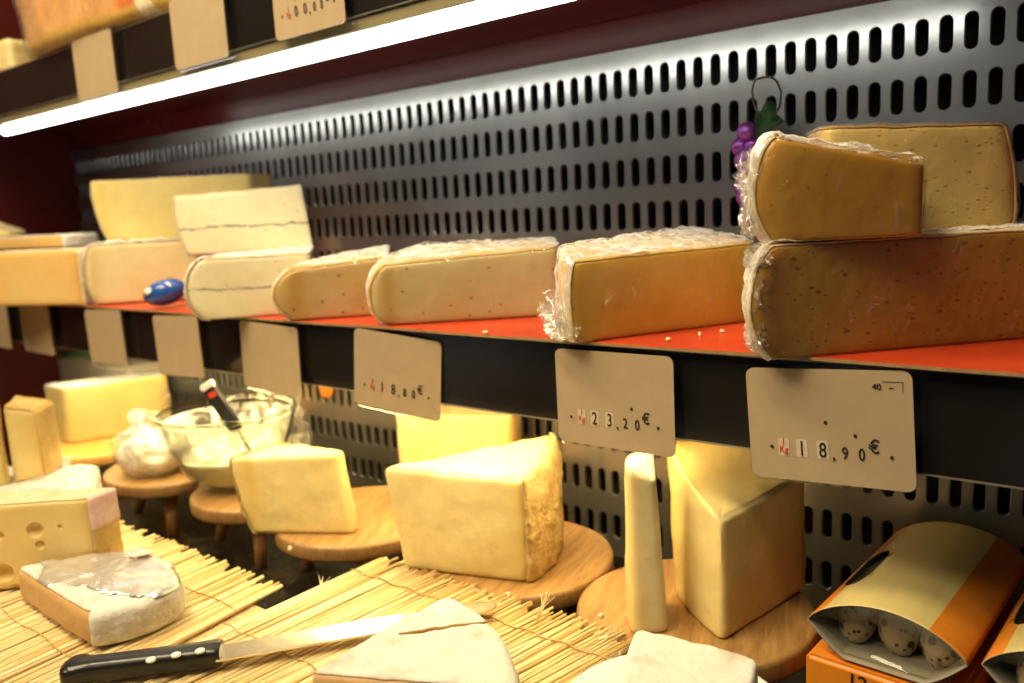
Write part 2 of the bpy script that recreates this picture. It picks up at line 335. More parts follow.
# ------------------------------------------------------------------ cut cheese: footprint with cut and rind edges, rounded rims, bulging rind
class Loaf: pass
def loaf(pts, edges, z0, step=.004, r=.003, nz=14, amp=(.0004, .0010), fr=60, bp=.7, seed=0, sag_top=0):
    """pts: (x, y, h, (bulge dx, dy), (lean dx, dy)) counter-clockwise; edges: (tag, sagitta) from point i to i+1"""
    per = []
    n = len(pts)
    for i in range(n):
        a, b = pts[i], pts[(i+1) % n]; tg, sg = edges[i]
        A, B = Vector(a[:2]), Vector(b[:2]); d = B-A; ln = d.length; nor = Vector((d.y, -d.x))/max(ln, 1e-6)
        k = max(2, int(ln/step))
        for j in range(k):
            t = j/k
            q = A + d*t + nor*(sg*4*t*(1-t))
            g = lambda ii: Vector(a[ii])*(1-t)+Vector(b[ii])*t
            per.append((q, a[2]*(1-t)+b[2]*t, g(3), g(4), tg))
    # soften the corners of the footprint a little
    m = len(per)
    q0 = [p_[0].copy() for p_ in per]
    w_ = 2+2*int(round(1.3*r/step))
    for _ in range(w_):
        q1 = [v.copy() for v in q0]
        for i in range(m): q0[i] = (q1[i-1]+q1[i]*2+q1[(i+1) % m])/4
    per = [(q0[i],)+per[i][1:] for i in range(m)]
    cen = sum((p[0] for p in per), Vector((0, 0)))/m
    hc = sum(p[1] for p in per)/m
    sxx = sum((p_[0].x-cen.x)**2 for p_ in per); syy = sum((p_[0].y-cen.y)**2 for p_ in per); sxy = sum((p_[0].x-cen.x)*(p_[0].y-cen.y) for p_ in per)
    sxh = sum((p_[0].x-cen.x)*(p_[1]-hc) for p_ in per); syh = sum((p_[0].y-cen.y)*(p_[1]-hc) for p_ in per); dt = sxx*syy-sxy*sxy
    pa, pb = ((sxh*syy-syh*sxy)/dt, (syh*sxx-sxh*sxy)/dt) if abs(dt) > 1e-12 else (0, 0)
    plane = lambda v: hc+pa*(v.x-cen.x)+pb*(v.y-cen.y)
    leanc = sum((p[3] for p in per), Vector((0, 0)))/m
    nrm = []
    for i in range(m):
        t = (per[(i+1) % m][0]-per[i-1][0]); nn = Vector((t.y, -t.x)); nn.normalize(); nrm.append(nn)
    rows = []     # (inset, scale to centre, t, where)
    for s in (.25, .5, .75, .93): rows.append((r, s, 0, 'bottom'))
    CAPS = (.975, .95, .92, .88, .83, .77, .70, .62, .53, .43, .32, .2, .1)
    for a in (0, 30, 60): rows.append((r*(1-math.sin(math.radians(a))), 1, ('b', r*(1-math.cos(math.radians(a)))), 'side'))
    for j in range(nz+1): rows.append((0, 1, ('m', j/nz), 'side'))
    for a in (60, 30, 0): rows.append((r*(1-math.sin(math.radians(a))), 1, ('t', r*(1-math.cos(math.radians(a)))), 'side' if a else 'top'))
    for s in CAPS: rows.append((r, s, 1, 'top'))
    V = [Vector((cen.x, cen.y, 0))]
    ring = [per[i][0]-nrm[i]*r for i in range(m)]; done = 0
    for (ins, s, tt, wh) in rows:
        if tt == 1:                                # even out the rings of the cap so that sharp corners do not fold
            want = int((1-s)*30)
            for _ in range(max(0, want-done)):
                o_ = ring; ring = [(o_[i-1]+o_[i]*2+o_[(i+1) % m])/4 for i in range(m)]
            done = max(done, want)
        for i in range(m):
            q, h, off, lean, tg = per[i]
            base = ring[i] if tt == 1 else q - nrm[i]*ins
            if isinstance(tt, tuple):
                z = tt[1] if tt[0] == 'b' else (h-tt[1] if tt[0] == 't' else r+(h-2*r)*tt[1])
            else: z = 0 if tt == 0 else plane(base*s+cen*(1-s)) + (h-plane(q))*s*s - sag_top*(1-s*s)
            f = max(0, min(1, z/h)); prof = max(0, 1-(2*f-1)**2)**bp
            ff = prof*s; le = f if tt != 1 else 1
            P = (base*s + cen*(1-s)) + off*ff + (lean*s+leanc*(1-s))*le
            V.append(Vector((P.x, P.y, z)))
    V.append(Vector((cen.x+leanc.x, cen.y+leanc.y, hc-sag_top)))
    F, T = [], []
    nr = len(rows)
    for i in range(m): F.append((0, 1+(i+1) % m, 1+i)); T.append('bottom')
    for j in range(nr-1):
        for i in range(m):
            k = (i+1) % m
            F.append((1+j*m+i, 1+j*m+k, 1+(j+1)*m+k, 1+(j+1)*m+i))
            w = rows[j+1][3] if rows[j][3] != 'bottom' else 'bottom'
            T.append(w if w != 'side' else per[i][4])
    top = len(V)-1
    for i in range(m): F.append((1+(nr-1)*m+i, 1+(nr-1)*m+(i+1) % m, top)); T.append('top')
    o = Loaf(); o.m = m
    # relief
    fn = [Vector((0, 0, 0)) for _ in V]; rv = [0]*len(V)
    for f, t in zip(F, T):
        c = (V[f[1]]-V[f[0]]).cross(V[f[-1]]-V[f[0]])
        for i in f:
            fn[i] += c
            if t in ('r', 'top'): rv[i] = 1
    for i, v in enumerate(V):
        nn = fn[i].normalized() if fn[i].length else Vector((0, 0, 1))
        w = Vector((v.x, v.y, v.z))*fr + Vector((seed*3.1, seed*1.7, 0))
        d = noise.fractal(w, 1, 2, 4) * (amp[1] if rv[i] else amp[0])
        if v.z > .001: V[i] = v + nn*d
        fn[i] = nn
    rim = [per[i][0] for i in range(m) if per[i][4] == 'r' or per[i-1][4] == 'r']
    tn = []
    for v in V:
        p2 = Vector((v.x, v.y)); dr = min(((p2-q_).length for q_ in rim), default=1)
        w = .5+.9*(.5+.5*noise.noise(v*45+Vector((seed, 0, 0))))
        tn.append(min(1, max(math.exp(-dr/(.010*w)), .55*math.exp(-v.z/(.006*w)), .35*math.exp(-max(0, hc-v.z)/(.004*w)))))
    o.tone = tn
    o.V, o.F, o.T, o.N = V, F, T, fn
    o.org = Vector((cen.x, cen.y, z0)); sh = Vector((cen.x, cen.y, 0))
    o.V = [v-sh for v in V]
    return o
def body(name, lf, mat, label, cat, group=None):
    me = mesh(lf.V, lf.F); me.set_sharp_from_angle(angle=math.radians(48))
    at_ = me.attributes.new('tone', 'FLOAT', 'POINT'); at_.data.foreach_set('value', lf.tone)
    o = link(name, me, mat, None, lf.org); return tag(o, label, cat, group)
def shell(name, lf, tags, off, mat, parent, thick=.0006, crump=0, fr=70, seed=0, test=None):
    """a skin over some of the faces: rind, wrapping film, labels"""
    mp, V, F = {}, [], []
    for f, t in zip(lf.F, lf.T):
        if t not in tags: continue
        if test and not test(sum((lf.V[i] for i in f), Vector())/len(f)): continue
        g = []
        for i in f:
            if i not in mp:
                mp[i] = len(V); n = lf.N[i]; p = lf.V[i]
                k = off
                if crump:
                    w = p*fr + Vector((seed*2.3, seed, seed*.7))
                    k += crump*(abs(noise.noise(w))*1.4 + abs(noise.noise(w*2.7))*.6)
                q = p + n*k
                if p.z < .0015: q.z = max(q.z, .0002)
                V.append(q)
            g.append(mp[i])
        F.append(tuple(g))
    if not F: return None
    o = link(name, mesh(V, F), mat, parent)
    if thick:
        s = o.modifiers.new('thickness', 'SOLIDIFY'); s.thickness = thick; s.offset = 1
    return o
def crumple(name, c, size, mat, parent, seed=1, sub=4, amp=.7, fr=1.6):
    bm = bmesh.new(); bmesh.ops.create_icosphere(bm, subdivisions=sub, radius=1)
    for v in bm.verts:
        w = v.co*fr + Vector((seed*5.3, seed*2.1, seed))
        d = 1 - amp*abs(noise.noise(w)) - amp*.6*abs(noise.noise(w*2.3)) - amp*.35*abs(noise.noise(w*5.1))
        v.co = Vector((v.co.x*size[0]*d, v.co.y*size[1]*d, v.co.z*size[2]*d))
    me = from_bm(bm, False); o = link(name, me, mat, parent)
    o.location = Vector(c)-(parent.location if parent is not None else Vector()); return o
PT = lambda x, y, h, off=(0, 0), lean=(0, 0): (x, y, h, off, lean)
def block4(a, b, depth, hs, left=0, right=0, skew=0, back=None):
    """front edge a-b, going back by depth; left/right: how far the rind bulges along the front edge"""
    A, B = Vector(a[:2]), Vector(b[:2]); u = (B-A).normalized(); n = Vector((-u.y, u.x))
    A2, B2 = A+n*depth+u*skew, B+n*(depth if back is None else back)+u*skew
    ol = tuple(-u*left); orr = tuple(u*right)
    return [PT(A.x, A.y, hs[0], ol), PT(B.x, B.y, hs[1], orr), PT(B2.x, B2.y, hs[2], orr), PT(A2.x, A2.y, hs[3], ol)]

# ------------------------------------------------------------------ setting
XL, XR = -1.66, .62
YF, YB = .53, .74
struct(box('floor', (XL, XR, .02, .80, -.04, 0), M['granite']))
struct(box('wall_left', (XL-.03, XL, .02, .80, -.04, 1.05), M['maroon_wall']))
# slotted steel back wall, real slots with chamfered rims
def slotted():
    pitch, sw, sh = .01745, .0044, .0136
    zr = [.046, .096, .1455, .198, .245, .290, .338, .3827, .4255, .4693, .5126]
    cuts = [.012] + [(zr[i]+zr[i+1])/2 for i in range(len(zr)-1)] + [.545]
    x0 = -.1205 - pitch*88
    V, F = [], []
    def stadium(cx, cz, w, h, y):
        o = []
        for k in range(7): a = PI*k/6; o.append((cx+w*math.cos(a), y, cz+(h-w)+w*math.sin(a)))
        for k in range(7): a = PI+PI*k/6; o.append((cx+w*math.cos(a), y, cz-(h-w)+w*math.sin(a)))
        return o
    nx = int((XR-x0)/pitch)
    for r, cz in enumerate(zr):
        za, zb = cuts[r], cuts[r+1]
        for i in range(nx):
            cx = x0 + i*pitch; xa, xb = cx-pitch/2, cx+pitch/2
            b = len(V); V += [(xb, YB, zb), (xa, YB, zb), (xa, YB, za), (xb, YB, za)]
            l1 = stadium(cx, cz, sw+.0007, sh+.0007, YB); l2 = stadium(cx, cz, sw, sh, YB+.0009); l3 = stadium(cx, cz, sw, sh, YB+.004)
            b1 = len(V); V += l1; b2 = len(V); V += l2; b3 = len(V); V += l3
            F += [(b, *[b1+k for k in range(3, -1, -1)], b1+13, b+3)[:0] or (b, b+1, b1+6, b1+5, b1+4, b1+3, b1+2, b1+1, b1)]
            F += [(b+1, b+2, b1+7, b1+6), (b+2, b+3, b1+13, b1+12, b1+11, b1+10, b1+9, b1+8, b1+7), (b+3, b, b1, b1+13)]
            for k in range(14):
                q = (k+1) % 14
                F.append((b1+k, b1+q, b2+q, b2+k)); F.append((b2+k, b2+q, b3+q, b3+k))
    me = mesh(V, F, False)
    bm = bmesh.new(); bm.from_mesh(me); bmesh.ops.remove_doubles(bm, verts=bm.verts, dist=1e-5); bmesh.ops.recalc_face_normals(bm, faces=bm.faces)
    bm.to_mesh(me); bm.free()
    return me
struct(link('wall_back', slotted(), M['steel']))
struct(box('wall_back_lining', (XL, XR, .775, .80, 0, 1.05), M['black_gap']))
struct(box('wall_back_upper', (XL, XR, .742, .76, .5455, 1.05), M['maroon']))
struct(box('trim_1', (XL, XR, .738, .742, 0, .012), M['black_gap']))

# shelves
def shelf(name, ztop, label, x0=XL+.002, x1=XR):
    r = empty(name, ((x0+x1)/2, YF, ztop), label, 'shelf')
    X0, X1 = x0-(x0+x1)/2, x1-(x0+x1)/2
    box('shelf_plate', (X0, X1, .004, YB-YF-.003, -.0600, -.0005) if ztop > .5 else (X0, X1, .004, YB-YF-.003, -.014, -.0005), M['maroon'], r)
    fh = .0600 if ztop > .5 else .0655
    box('fascia', (X0, X1, 0, .0038, -fh, -.0022), M['fascia'], r, .0006)
    box('edge_strip', (X0, X1, -.0006, .006, -.0021, 0), M['alu'], r, .0004)
    box('lower_edge_strip', (X0, X1, -.0007, .0042, -fh-.0013, -fh-.0001), M['alu'], r, .0003)
    return r
shelf('display_shelf', .2905, 'long black-fronted shelf carrying the wrapped cheeses on red board')
shelf('display_shelf', .6345, 'upper black-fronted shelf with maroon underside above the tube lamp')

def tube_lamp(x0, x1, y, z, rad, m, label, batten=True):
    r = empty('tube_lamp', ((x0+x1)/2, y, z), label, 'lamp'); h = (x1-x0)/2
    vs, fs = tube([(-h+.006, 0, 0), (h-.006, 0, 0)], rad, 20); link('tube', mesh(vs, fs), m, r)
    for s in (-1, 1):
        vs, fs = tube([(s*h, 0, 0), (s*(h-.006), 0, 0)], rad*1.04, 20); link('end_cap', mesh(vs, fs, False), M['cap'], r)
    if batten: box('batten', (-h, h, -.007, .022, rad+.0003, rad+.0112), M['olive'], r, .001)
    return r
tube_lamp(-1.425, -.168, .539, .5535, .0076, M['tube'], 'glowing white tube lamp under the upper shelf front')
tube_lamp(-1.42, -.30, .556, .2345, .0078, M['tube_low'], 'warm tube lamp tucked behind the lower shelf front', batten=False)

# red board liner on the shelf
def liner():
    V, F, mi = [], [], []
    nx, ny = 130, 8
    zt = .2934
    for j in range(ny+1):
        for i in range(nx+1):
            x = XL+.01+(XR-.02-XL)*i/nx; t = j/ny
            y0 = .521 + .003*noise.noise(Vector((x*6, 0, 0)))
            y = y0+(.72-y0)*t
            z = zt - .0014*abs(noise.noise(Vector((x*5, 3, 0))))*(1-t)**6
            V.append((x, y, z))
    n = len(V)
    V += [(x, y, z-.0022) for x, y, z in V]
    V = [(x, y, max(z, .2907)) for x, y, z in V]
    for j in range(ny):
        for i in range(nx):
            a = j*(nx+1)+i; F.append((a, a+1, a+nx+2, a+nx+1)); mi.append(0)
            F.append((n+a, n+a+nx+1, n+a+nx+2, n+a+1)); mi.append(1)
    for i in range(nx): F.append((i, n+i, n+i+1, i+1)); mi.append(1)
    o = link('shelf_liner', mesh(V, F, False, mi), [M['red'], M['kraft']])
    return tag(o, 'red-faced cardboard liner lying along the shelf under the wrapped cheeses', 'shelf liner')
liner()
ZS = .2937                                   # top of the red liner

# ------------------------------------------------------------------ price cards
def rrect(w, h, r, n=5):
    p = []
    for cx, cz, a0 in ((w/2-r, h/2-r, 0), (-w/2+r, h/2-r, 90), (-w/2+r, -h/2+r, 180), (w/2-r, -h/2+r, 270)):
        for k in range(n+1):
            a = math.radians(a0+90*k/n); p.append((cx+r*math.cos(a), cz+r*math.sin(a)))
    return p
def plate(p, y0, y1):
    n = len(p); V = [(x, y0, z) for x, z in p]+[(x, y1, z) for x, z in p]
    F = [tuple(range(n))[::-1], tuple(range(n, 2*n))]+[(i, (i+1) % n, n+(i+1) % n, n+i) for i in range(n)]
    return V, F
CW, CH = .1035, .0745
card_mesh = mesh(*plate(rrect(CW, CH, .0055), 0, .0008), smooth=False)
bm = bmesh.new(); bm.from_mesh(card_mesh); bmesh.ops.recalc_face_normals(bm, faces=bm.faces); bm.to_mesh(card_mesh); bm.free()
card_mesh.materials.append(M['card'])
hole_mesh = mesh(*plate([(.00105*math.cos(2*PI*k/12), .00115*math.sin(2*PI*k/12)) for k in range(12)], -.0006, .0001), smooth=False); hole_mesh.materials.append(M['ink'])
win_mesh = mesh(*plate(rrect(.0074, .0118, .0012, 3), -.00025, .0001), smooth=False); win_mesh.materials.append(M['window'])
holder_mesh = mesh(*plate(rrect(.112, .079, .003), .0014, .0022), smooth=False); holder_mesh.materials.append(M['clear'])
TXT = {}
def text(name, s, size, x, z, mat, parent, sx=1.0, y=-.0005):
    c = bpy.data.curves.new(name, 'FONT'); c.body = s; c.size = size; c.extrude = .0001; c.align_x = 'CENTER'; c.resolution_u = 6; c.offset = size*.006
    key = (s, size, mat.name)
    if key not in TXT:
        tmp = bpy.data.objects.new('t', c); COL.objects.link(tmp); bpy.context.view_layer.update()
        TXT[key] = bpy.data.meshes.new_from_object(tmp.evaluated_get(bpy.context.evaluated_depsgraph_get())); bpy.data.objects.remove(tmp)
        TXT[key].materials.clear(); TXT[key].materials.append(mat)
    o = bpy.data.objects.new(name, TXT[key]); COL.objects.link(o); o.parent = parent; o.location = (x, y, z); o.rotation_euler = (PI/2, 0, 0); o.scale.x = sx
    return o
def add(name, me, parent, loc):
    o = bpy.data.objects.new(name, me); COL.objects.link(o); o.parent = parent; o.location = loc; return o
def card(c, tilt, yaw, label, digits=None, big=False, logo=False, holes=(), flap=True, group='price cards hanging from the shelf fronts'):
    o = bpy.data.objects.new('price_card', card_mesh); COL.objects.link(o); o.location = c; o.rotation_euler = (0, -math.radians(tilt), math.radians(yaw))
    tag(o, label, 'price card', group)
    if flap: add('card_holder', holder_mesh, o, (.0055, 0, 0))
    if digits:
        a, b, d, e = digits
        if big: add('digit_window', win_mesh, o, (-.0285, 0, -.0153))
        text('unit_mark', '1', .0066, -.0285, -.0138, M['redink'], o, .9); text('unit_mark', 'Kg', .0066, -.0285, -.0190, M['redink'], o, .85)
        for x, ch in ((-.0165, a), (-.0030, b)):
            if big: add('digit_window', win_mesh, o, (x, 0, -.0153))
            text('price_digit', ch, .0140, x, -.0200, M['ink'], o, .72)
        text('price_comma', ',', .011, .0038, -.0208, M['ink'], o)
        for x, ch in ((.0108, d), (.0210, e)): text('price_digit', ch, .0112, x, -.0205+.0006, M['ink'], o, .72)
        text('euro_sign', '€', .0118, .0286, -.0145, M['ink'], o, .9)
    for x, z in holes: add('pin_hole', hole_mesh, o, (x, 0, z))
    if logo:
        p = [(.014*math.cos(2*PI*k/28), .0062*math.sin(2*PI*k/28)) for k in range(28)]; q = [(x*.88, z*.8) for x, z in p]
        n = 28; V = [(x, -.0003, z) for x, z in p+q]; F = [(i, (i+1) % n, n+(i+1) % n, n+i) for i in range(n)]
        l = link('oval_emblem', mesh(V, F, False), M['ink'], o, (-.026, 0, .0045))
    return o
def at(px, py, y=.5215): return onY(px, py, y)
H4 = [(-.0365, -.0155), (-.0005, .003), (.0175, -.0045), (.0385, -.0165)]
c = card(at(826.5, 427), 3.4, 0, 'tan price card reading 18,90 euro per kilo with a small 40', ('1', '8', '9', '0'), True, holes=H4)
text('size_mark', '40', .0054, .0315, .0255, M['ink'], c)
lv, lf_ = plate([(.0345, .0305), (.0465, .0305), (.0465, .0245), (.0462, .0245), (.0462, .0302), (.0345, .0302)], -.0003, 0); link('corner_mark', mesh(lv, lf_, False), M['ink'], c)
lv, lf_ = plate([(.0385, .0268), (.0412, .0268), (.0412, .0262), (.0385, .0262)], -.0003, 0); link('corner_mark', mesh(lv, lf_, False), M['ink'], c)
card(at(612.5, 401), .3, 0, 'tan price card reading 23,20 euro per kilo', ('2', '3', '2', '0'), True, holes=[(-.0385, -.0165), (.0165, -.0045), (.0385, -.0165)])
card(at(396, 374), -5.5, 7, 'slanting tan price card reading 18,80 euro per kilo', ('1', '8', '8', '0'), holes=[(-.0385, -.0165), (.0385, -.0165)])
card(at(269.5, 358), -2, 0, 'blank tan price card hanging just above the glass bowl')
card(at(177.5, 346), 2, 0, 'blank tan price card below the blue foil oval')
card(at(105, 337), 2, 0, 'blank tan price card above the yellow block on the orange board')
card(at(36, 329), -1, 0, 'blank tan price card hanging above the grey tub')
card(at(-4, 324.5), -1, 0, 'tan price card cut off by the left edge of the picture')
card(Vector((-1.078, .5215, .203+ZO)), 0, 0, 'blank tan price card overhung by the cured ham above the lamp', holes=())
card(Vector((-.842*.995, .5215, .209+ZO)), 0, 0, 'blank tan price card above the lamp, between ham and priced card')
card(Vector((-.655*.995, .5215, .2105+ZO)), 0, 0, 'tan price card with an oval emblem and digits above the lamp', ('0', '0', '0', '0'), logo=True, holes=[(-.0385, -.0165), (-.018, -.004), (.0385, -.0165)])

# ------------------------------------------------------------------ wrapped cheeses on the shelf
def hs(a, py, z0): return zat(a[0], a[1], py)-z0
# large half wheel at the right, bottom of the stack
A, B = onZ(772, 360, ZS), onZ(1024, 338.5, ZS); u = (B-A).normalized(); B = A+u*.245
h1 = hs(A, 247, ZS)
p = block4(A, B, .125, [h1, h1, h1, h1], left=.0155); p[3] = PT(p[3][0]+u.x*.088, p[3][1]+u.y*.088, h1, p[3][3])
p[2] = PT(p[2][0]-u.x*.05, p[2][1]-u.y*.05, h1)
lf = loaf(p, [('c', 0), ('c', 0), ('c', 0), ('r', .006)], ZS, r=.0018, seed=1)
o = body('cheese_half_wheel', lf, M['ochre'], 'large ochre wrapped cheese with small eyes, bottom of the stack beside the 18,90 card', 'cheese', 'wrapped cheeses on the red shelf')
shell('rind', lf, ('r', 'top'), .0003, M['rind_white'], o, .0010)
shell('cling_film', lf, ('c',), .0012, M['film'], o, 0, .0006, seed=3)
shell('cling_film', lf, ('r', 'top'), .0026, M['film_haze'], o, 0, .0026, 90, seed=4)
for k, (dz, sx, sz) in enumerate(((.016, .012, .016), (.042, .011, .024), (.064, .012, .012))):
    crumple('film_tail', (A.x-u.x*.014, A.y-u.y*.014+.012, ZS+dz), (sx, .014, sz), M['film_crump'], o, 30+k, amp=.8, fr=2.4)
ZT = ZS + h1 + .0022
# front cheese on top
A2, B2 = onZ(774, 243, ZT), onZ(926, 236, ZT)
u2 = (B2-A2).normalized()
hA, hB = hs(A2, 138, ZT), hs(B2, 164, ZT)
C2 = B2 + Vector((-u2.y, u2.x, 0))*.05 + u2*.016
p = block4(A2, B2, .052, [hA, hB, hB*.98, hA], left=.0125)
p[3] = PT(p[3][0]+u2.x*.018, p[3][1]+u2.y*.018, hA, p[3][3])
lf = loaf(p, [('c', 0), ('c', .001), ('c', 0), ('r', .004)], ZT, r=.0025, seed=5)
o = body('cheese_wedge', lf, M['ochre_plain'], 'smooth dark ochre wrapped wedge, front piece on top of the stack', 'cheese', 'wrapped cheeses on the red shelf')
shell('rind', lf, ('r',), .0003, M['rind_white'], o, .0010)
shell('cling_film', lf, ('c',), .0014, M['film'], o, 0, .0010, seed=6)
shell('cling_film', lf, ('r', 'top'), .0024, M['film_haze'], o, 0, .0034, 80, seed=8)
e1 = A2-u2*.012
for k, (dz, sx, sz) in enumerate(((.016, .010, .016), (.040, .013, .024))):
    crumple('film_tail', (e1.x-u2.x*.006, e1.y-u2.y*.006+.013, ZT+dz), (sx, .014, sz), M['film_crump'], o, 20+k, amp=.8, fr=2.4)
# paler cheese behind it
n2 = Vector((-u2.y, u2.x, 0))
A3 = A2 + n2*.062 + u2*.048
B3 = A3 + u2*.126
h3a = hs(A3, 129, ZT); h3b = h3a*.94
print('S3', scr(B3))
p = block4(A3, B3, .05, [h3a, h3b, h3b, h3a], right=.004); 
for k in (1, 2): p[k] = PT(p[k][0], p[k][1], p[k][2], p[k][3], tuple(-u2.xy*.008))
lf = loaf(p, [('c', 0), ('r', .002), ('c', 0), ('c', 0)], ZT, r=.0025, seed=9)
o = body('cheese_wedge', lf, M['pale_eyes'], 'pale porous wrapped cheese with thin brown rind, behind the dark wedge on the stack', 'cheese', 'wrapped cheeses on the red shelf')
shell('rind', lf, ('r', 'top'), .0003, M['rind_brown'], o, .0014)
shell('cling_film', lf, ('c', 'r', 'top'), .0022, M['film'], o, 0, .0014, seed=10)

# amber block with crumpled film end
A, B = onZ(577, 343, ZS), onZ(748, 321.5, ZS); u = (B-A).normalized(); B = A+u*.172
h = hs(A, 263, ZS); hb = hs(B, 244, ZS)
p = block4(A, B, .040, [h, hb, hb+.012, h+.010], left=.004, back=.085)
p[3] = PT(p[3][0]+u.x*.012, p[3][1]+u.y*.012, p[3][2], p[3][3])
lf = loaf(p, [('c', 0), ('c', 0), ('c', 0), ('r', .003)], ZS, r=.002, seed=11)
o = body('cheese_block', lf, M['amber'], 'glossy amber wrapped block with a crumpled film end above the 23,20 card', 'cheese', 'wrapped cheeses on the red shelf')
shell('rind', lf, ('r', 'top'), .0003, M['rind_gold'], o, .0010)
shell('cling_film', lf, ('c',), .0014, M['film'], o, 0, .0010, seed=12)
shell('cling_film', lf, ('r', 'top'), .0022, M['film_haze'], o, 0, .0030, 70, seed=13)
T = onZ(556, 338, ZS+.002)
crumple('film_tail', (T.x+.002, T.y+.006, ZS+.022), (.026, .016, .026), M['film_crump'], o, 2, amp=.9, fr=2.2)
crumple('film_tail', (T.x+.010, T.y-.004, ZS+.010), (.020, .012, .012), M['film_crump'], o, 6, amp=.9, fr=2.2)

# pale speckled piece
A, B = onZ(388, 325.5, ZS), onZ(565, 315, ZS); u = (B-A).normalized(); B = A+u*.165
h = hs(A, 266, ZS); hb = hs(B, 248, ZS)
p = block4(A, B, .090, [h, hb, hb+.006, h+.013], left=.016, back=.045)
p[3] = PT(p[3][0]+.03, p[3][1]+.02, p[3][2], p[3][3])
lf = loaf(p, [('c', 0), ('c', 0), ('c', 0), ('r', .012)], ZS, r=.0025, seed=14)
o = body('cheese_wedge', lf, M['tan_paste'], 'pale tan speckled wedge in film, next along from the amber block', 'cheese', 'wrapped cheeses on the red shelf')
shell('rind', lf, ('r', 'top'), .0003, M['rind_gold'], o, .0010)
shell('cling_film', lf, ('c',), .0014, M['film'], o, 0, .0008, seed=15)
shell('cling_film', lf, ('r', 'top'), .0022, M['film_haze'], o, 0, .0030, 60, seed=16)

# golden speckled piece
A, B = onZ(296, 320.5, ZS), onZ(385, 315, ZS); u = (B-A).normalized(); B = A+u*.098
h = hs(A, 271, ZS); hb = hs(B, 258, ZS)
p = block4(A, B, .095, [h, hb, hb+.008, h+.010], left=.022, back=.07)
p[3] = PT(p[3][0]+.04, p[3][1]+.024, p[3][2], p[3][3])
lf = loaf(p, [('c', 0), ('c', 0), ('c', 0), ('r', .010)], ZS, r=.0025, seed=17)
o = body('cheese_wedge', lf, M['gold_paste'], 'golden speckled wedge in film between the ash-lined cheese and the pale tan wedge', 'cheese', 'wrapped cheeses on the red shelf')
shell('rind', lf, ('r', 'top'), .0003, M['rind_gold'], o, .0010)
shell('cling_film', lf, ('c',), .0014, M['film'], o, 0, .0008, seed=18)
shell('cling_film', lf, ('r', 'top'), .0022, M['film_haze'], o, 0, .0024, 60, seed=19)

# ash-lined cheeses
A, B = onZ(206, 320, ZS), onZ(300, 313.5, ZS); u = (B-A).normalized(); B = A+u*.115
h = hs(A, 261, ZS)
p = block4(A, B, .13, [h, h, h+.004, h], left=.018, back=.10)
p[3] = PT(p[3][0]+.04, p[3][1]+.03, h, p[3][3])
lf = loaf(p, [('c', 0), ('c', 0), ('c', 0), ('r', .012)], ZS, r=.002, seed=20)
o = body('cheese_half_wheel', lf, M['morbier'], 'white ash-lined cheese lying on the red liner beside the blue foil oval', 'cheese', 'ash-lined cheeses')
shell('rind', lf, ('r',), .0003, M['rind_grey'], o, .0016)
shell('rind', lf, ('top',), .0003, M['rind_white'], o, .0010)
shell('cling_film', lf, ('r', 'top'), .0026, M['film_haze'], o, 0, .0022, 60, seed=21)
ZM = ZS + h + .0016
A, B = onY(186, 250, .556), onY(316, 246, .640)      # stands on the back of the lower one
A.z = B.z = ZM; u = (B-A).normalized()
h = hs(A, 197, ZM); hb = hs(B, 185, ZM)
p = block4(A, B, .06, [h, hb, hb, h], left=.0, back=.02)
p[2] = PT(p[2][0]-u.x*.024, p[2][1]-u.y*.024, hb)
p[0] = PT(p[0][0], p[0][1], h, (-u.x*.006, -u.y*.006), (-u.x*.010, -u.y*.010)); p[3] = PT(p[3][0], p[3][1], h, (-u.x*.006, -u.y*.006), (-u.x*.010, -u.y*.010))
p[1] = PT(p[1][0], p[1][1], hb, (0, 0), (-u.x*.009, -u.y*.009)); p[2] = PT(p[2][0], p[2][1], hb, (0, 0), (-u.x*.009, -u.y*.009))
lf = loaf(p, [('c', 0), ('c', 0), ('c', 0), ('r', .004)], ZM, r=.0018, seed=22)
o = body('cheese_wedge', lf, M['morbier'], 'white ash-lined cheese standing on top of another ash-lined cheese', 'cheese', 'ash-lined cheeses')
shell('rind', lf, ('r', 'top'), .0003, M['rind_white'], o, .0010)
print('ASH', A, B, scr(A), scr(B))

# ivory cheese and the butter-yellow one on it
A, B = onZ(97, 305.5, ZS), onZ(187, 300, ZS); u = (B-A).normalized(); B = A+u*.14
h = hs(A, 247, ZS)
p = block4(A, B, .05, [h, h, h, h], left=.012, back=.10); p[3] = PT(p[3][0]+u.x*.025, p[3][1]+u.y*.025, h, p[3][3])
lf = loaf(p, [('c', 0), ('c', 0), ('c', 0), ('r', .012)], ZS+.001, r=.0025, seed=23)
o = body('cheese_half_wheel', lf, M['ivory'], 'ivory wrapped cheese behind the blue foil oval, under a yellow slab', 'cheese', 'cheeses at the maroon end of the shelf')
shell('rind', lf, ('r', 'top'), .0003, M['rind_grey'], o, .0012)
shell('cling_film', lf, ('r', 'top'), .0026, M['film_haze'], o, 0, .0040, 60, seed=24)
ZI = ZS + h + .0055
A, B = onY(107, 243, .575), onY(255, 240, .66); A.z = B.z = ZI; u = (B-A).normalized()
print('S10', A, B, scr(A), scr(B))
h = hs(A, 181, ZI); hb = hs(B, 174, ZI)
p = block4(A, B, .055, [h, hb, hb, h], left=.0)
for k in (0, 3): p[k] = PT(p[k][0], p[k][1], h, (-u.x*.008, -u.y*.008), (-u.x*.018, -u.y*.018))
lf = loaf(p, [('c', 0), ('c', 0), ('c', 0), ('r', .004)], ZI, r=.0018, seed=25)
o = body('cheese_wedge', lf, M['butter'], 'long butter-yellow slab on top of the ivory cheese', 'cheese', 'cheeses at the maroon end of the shelf')
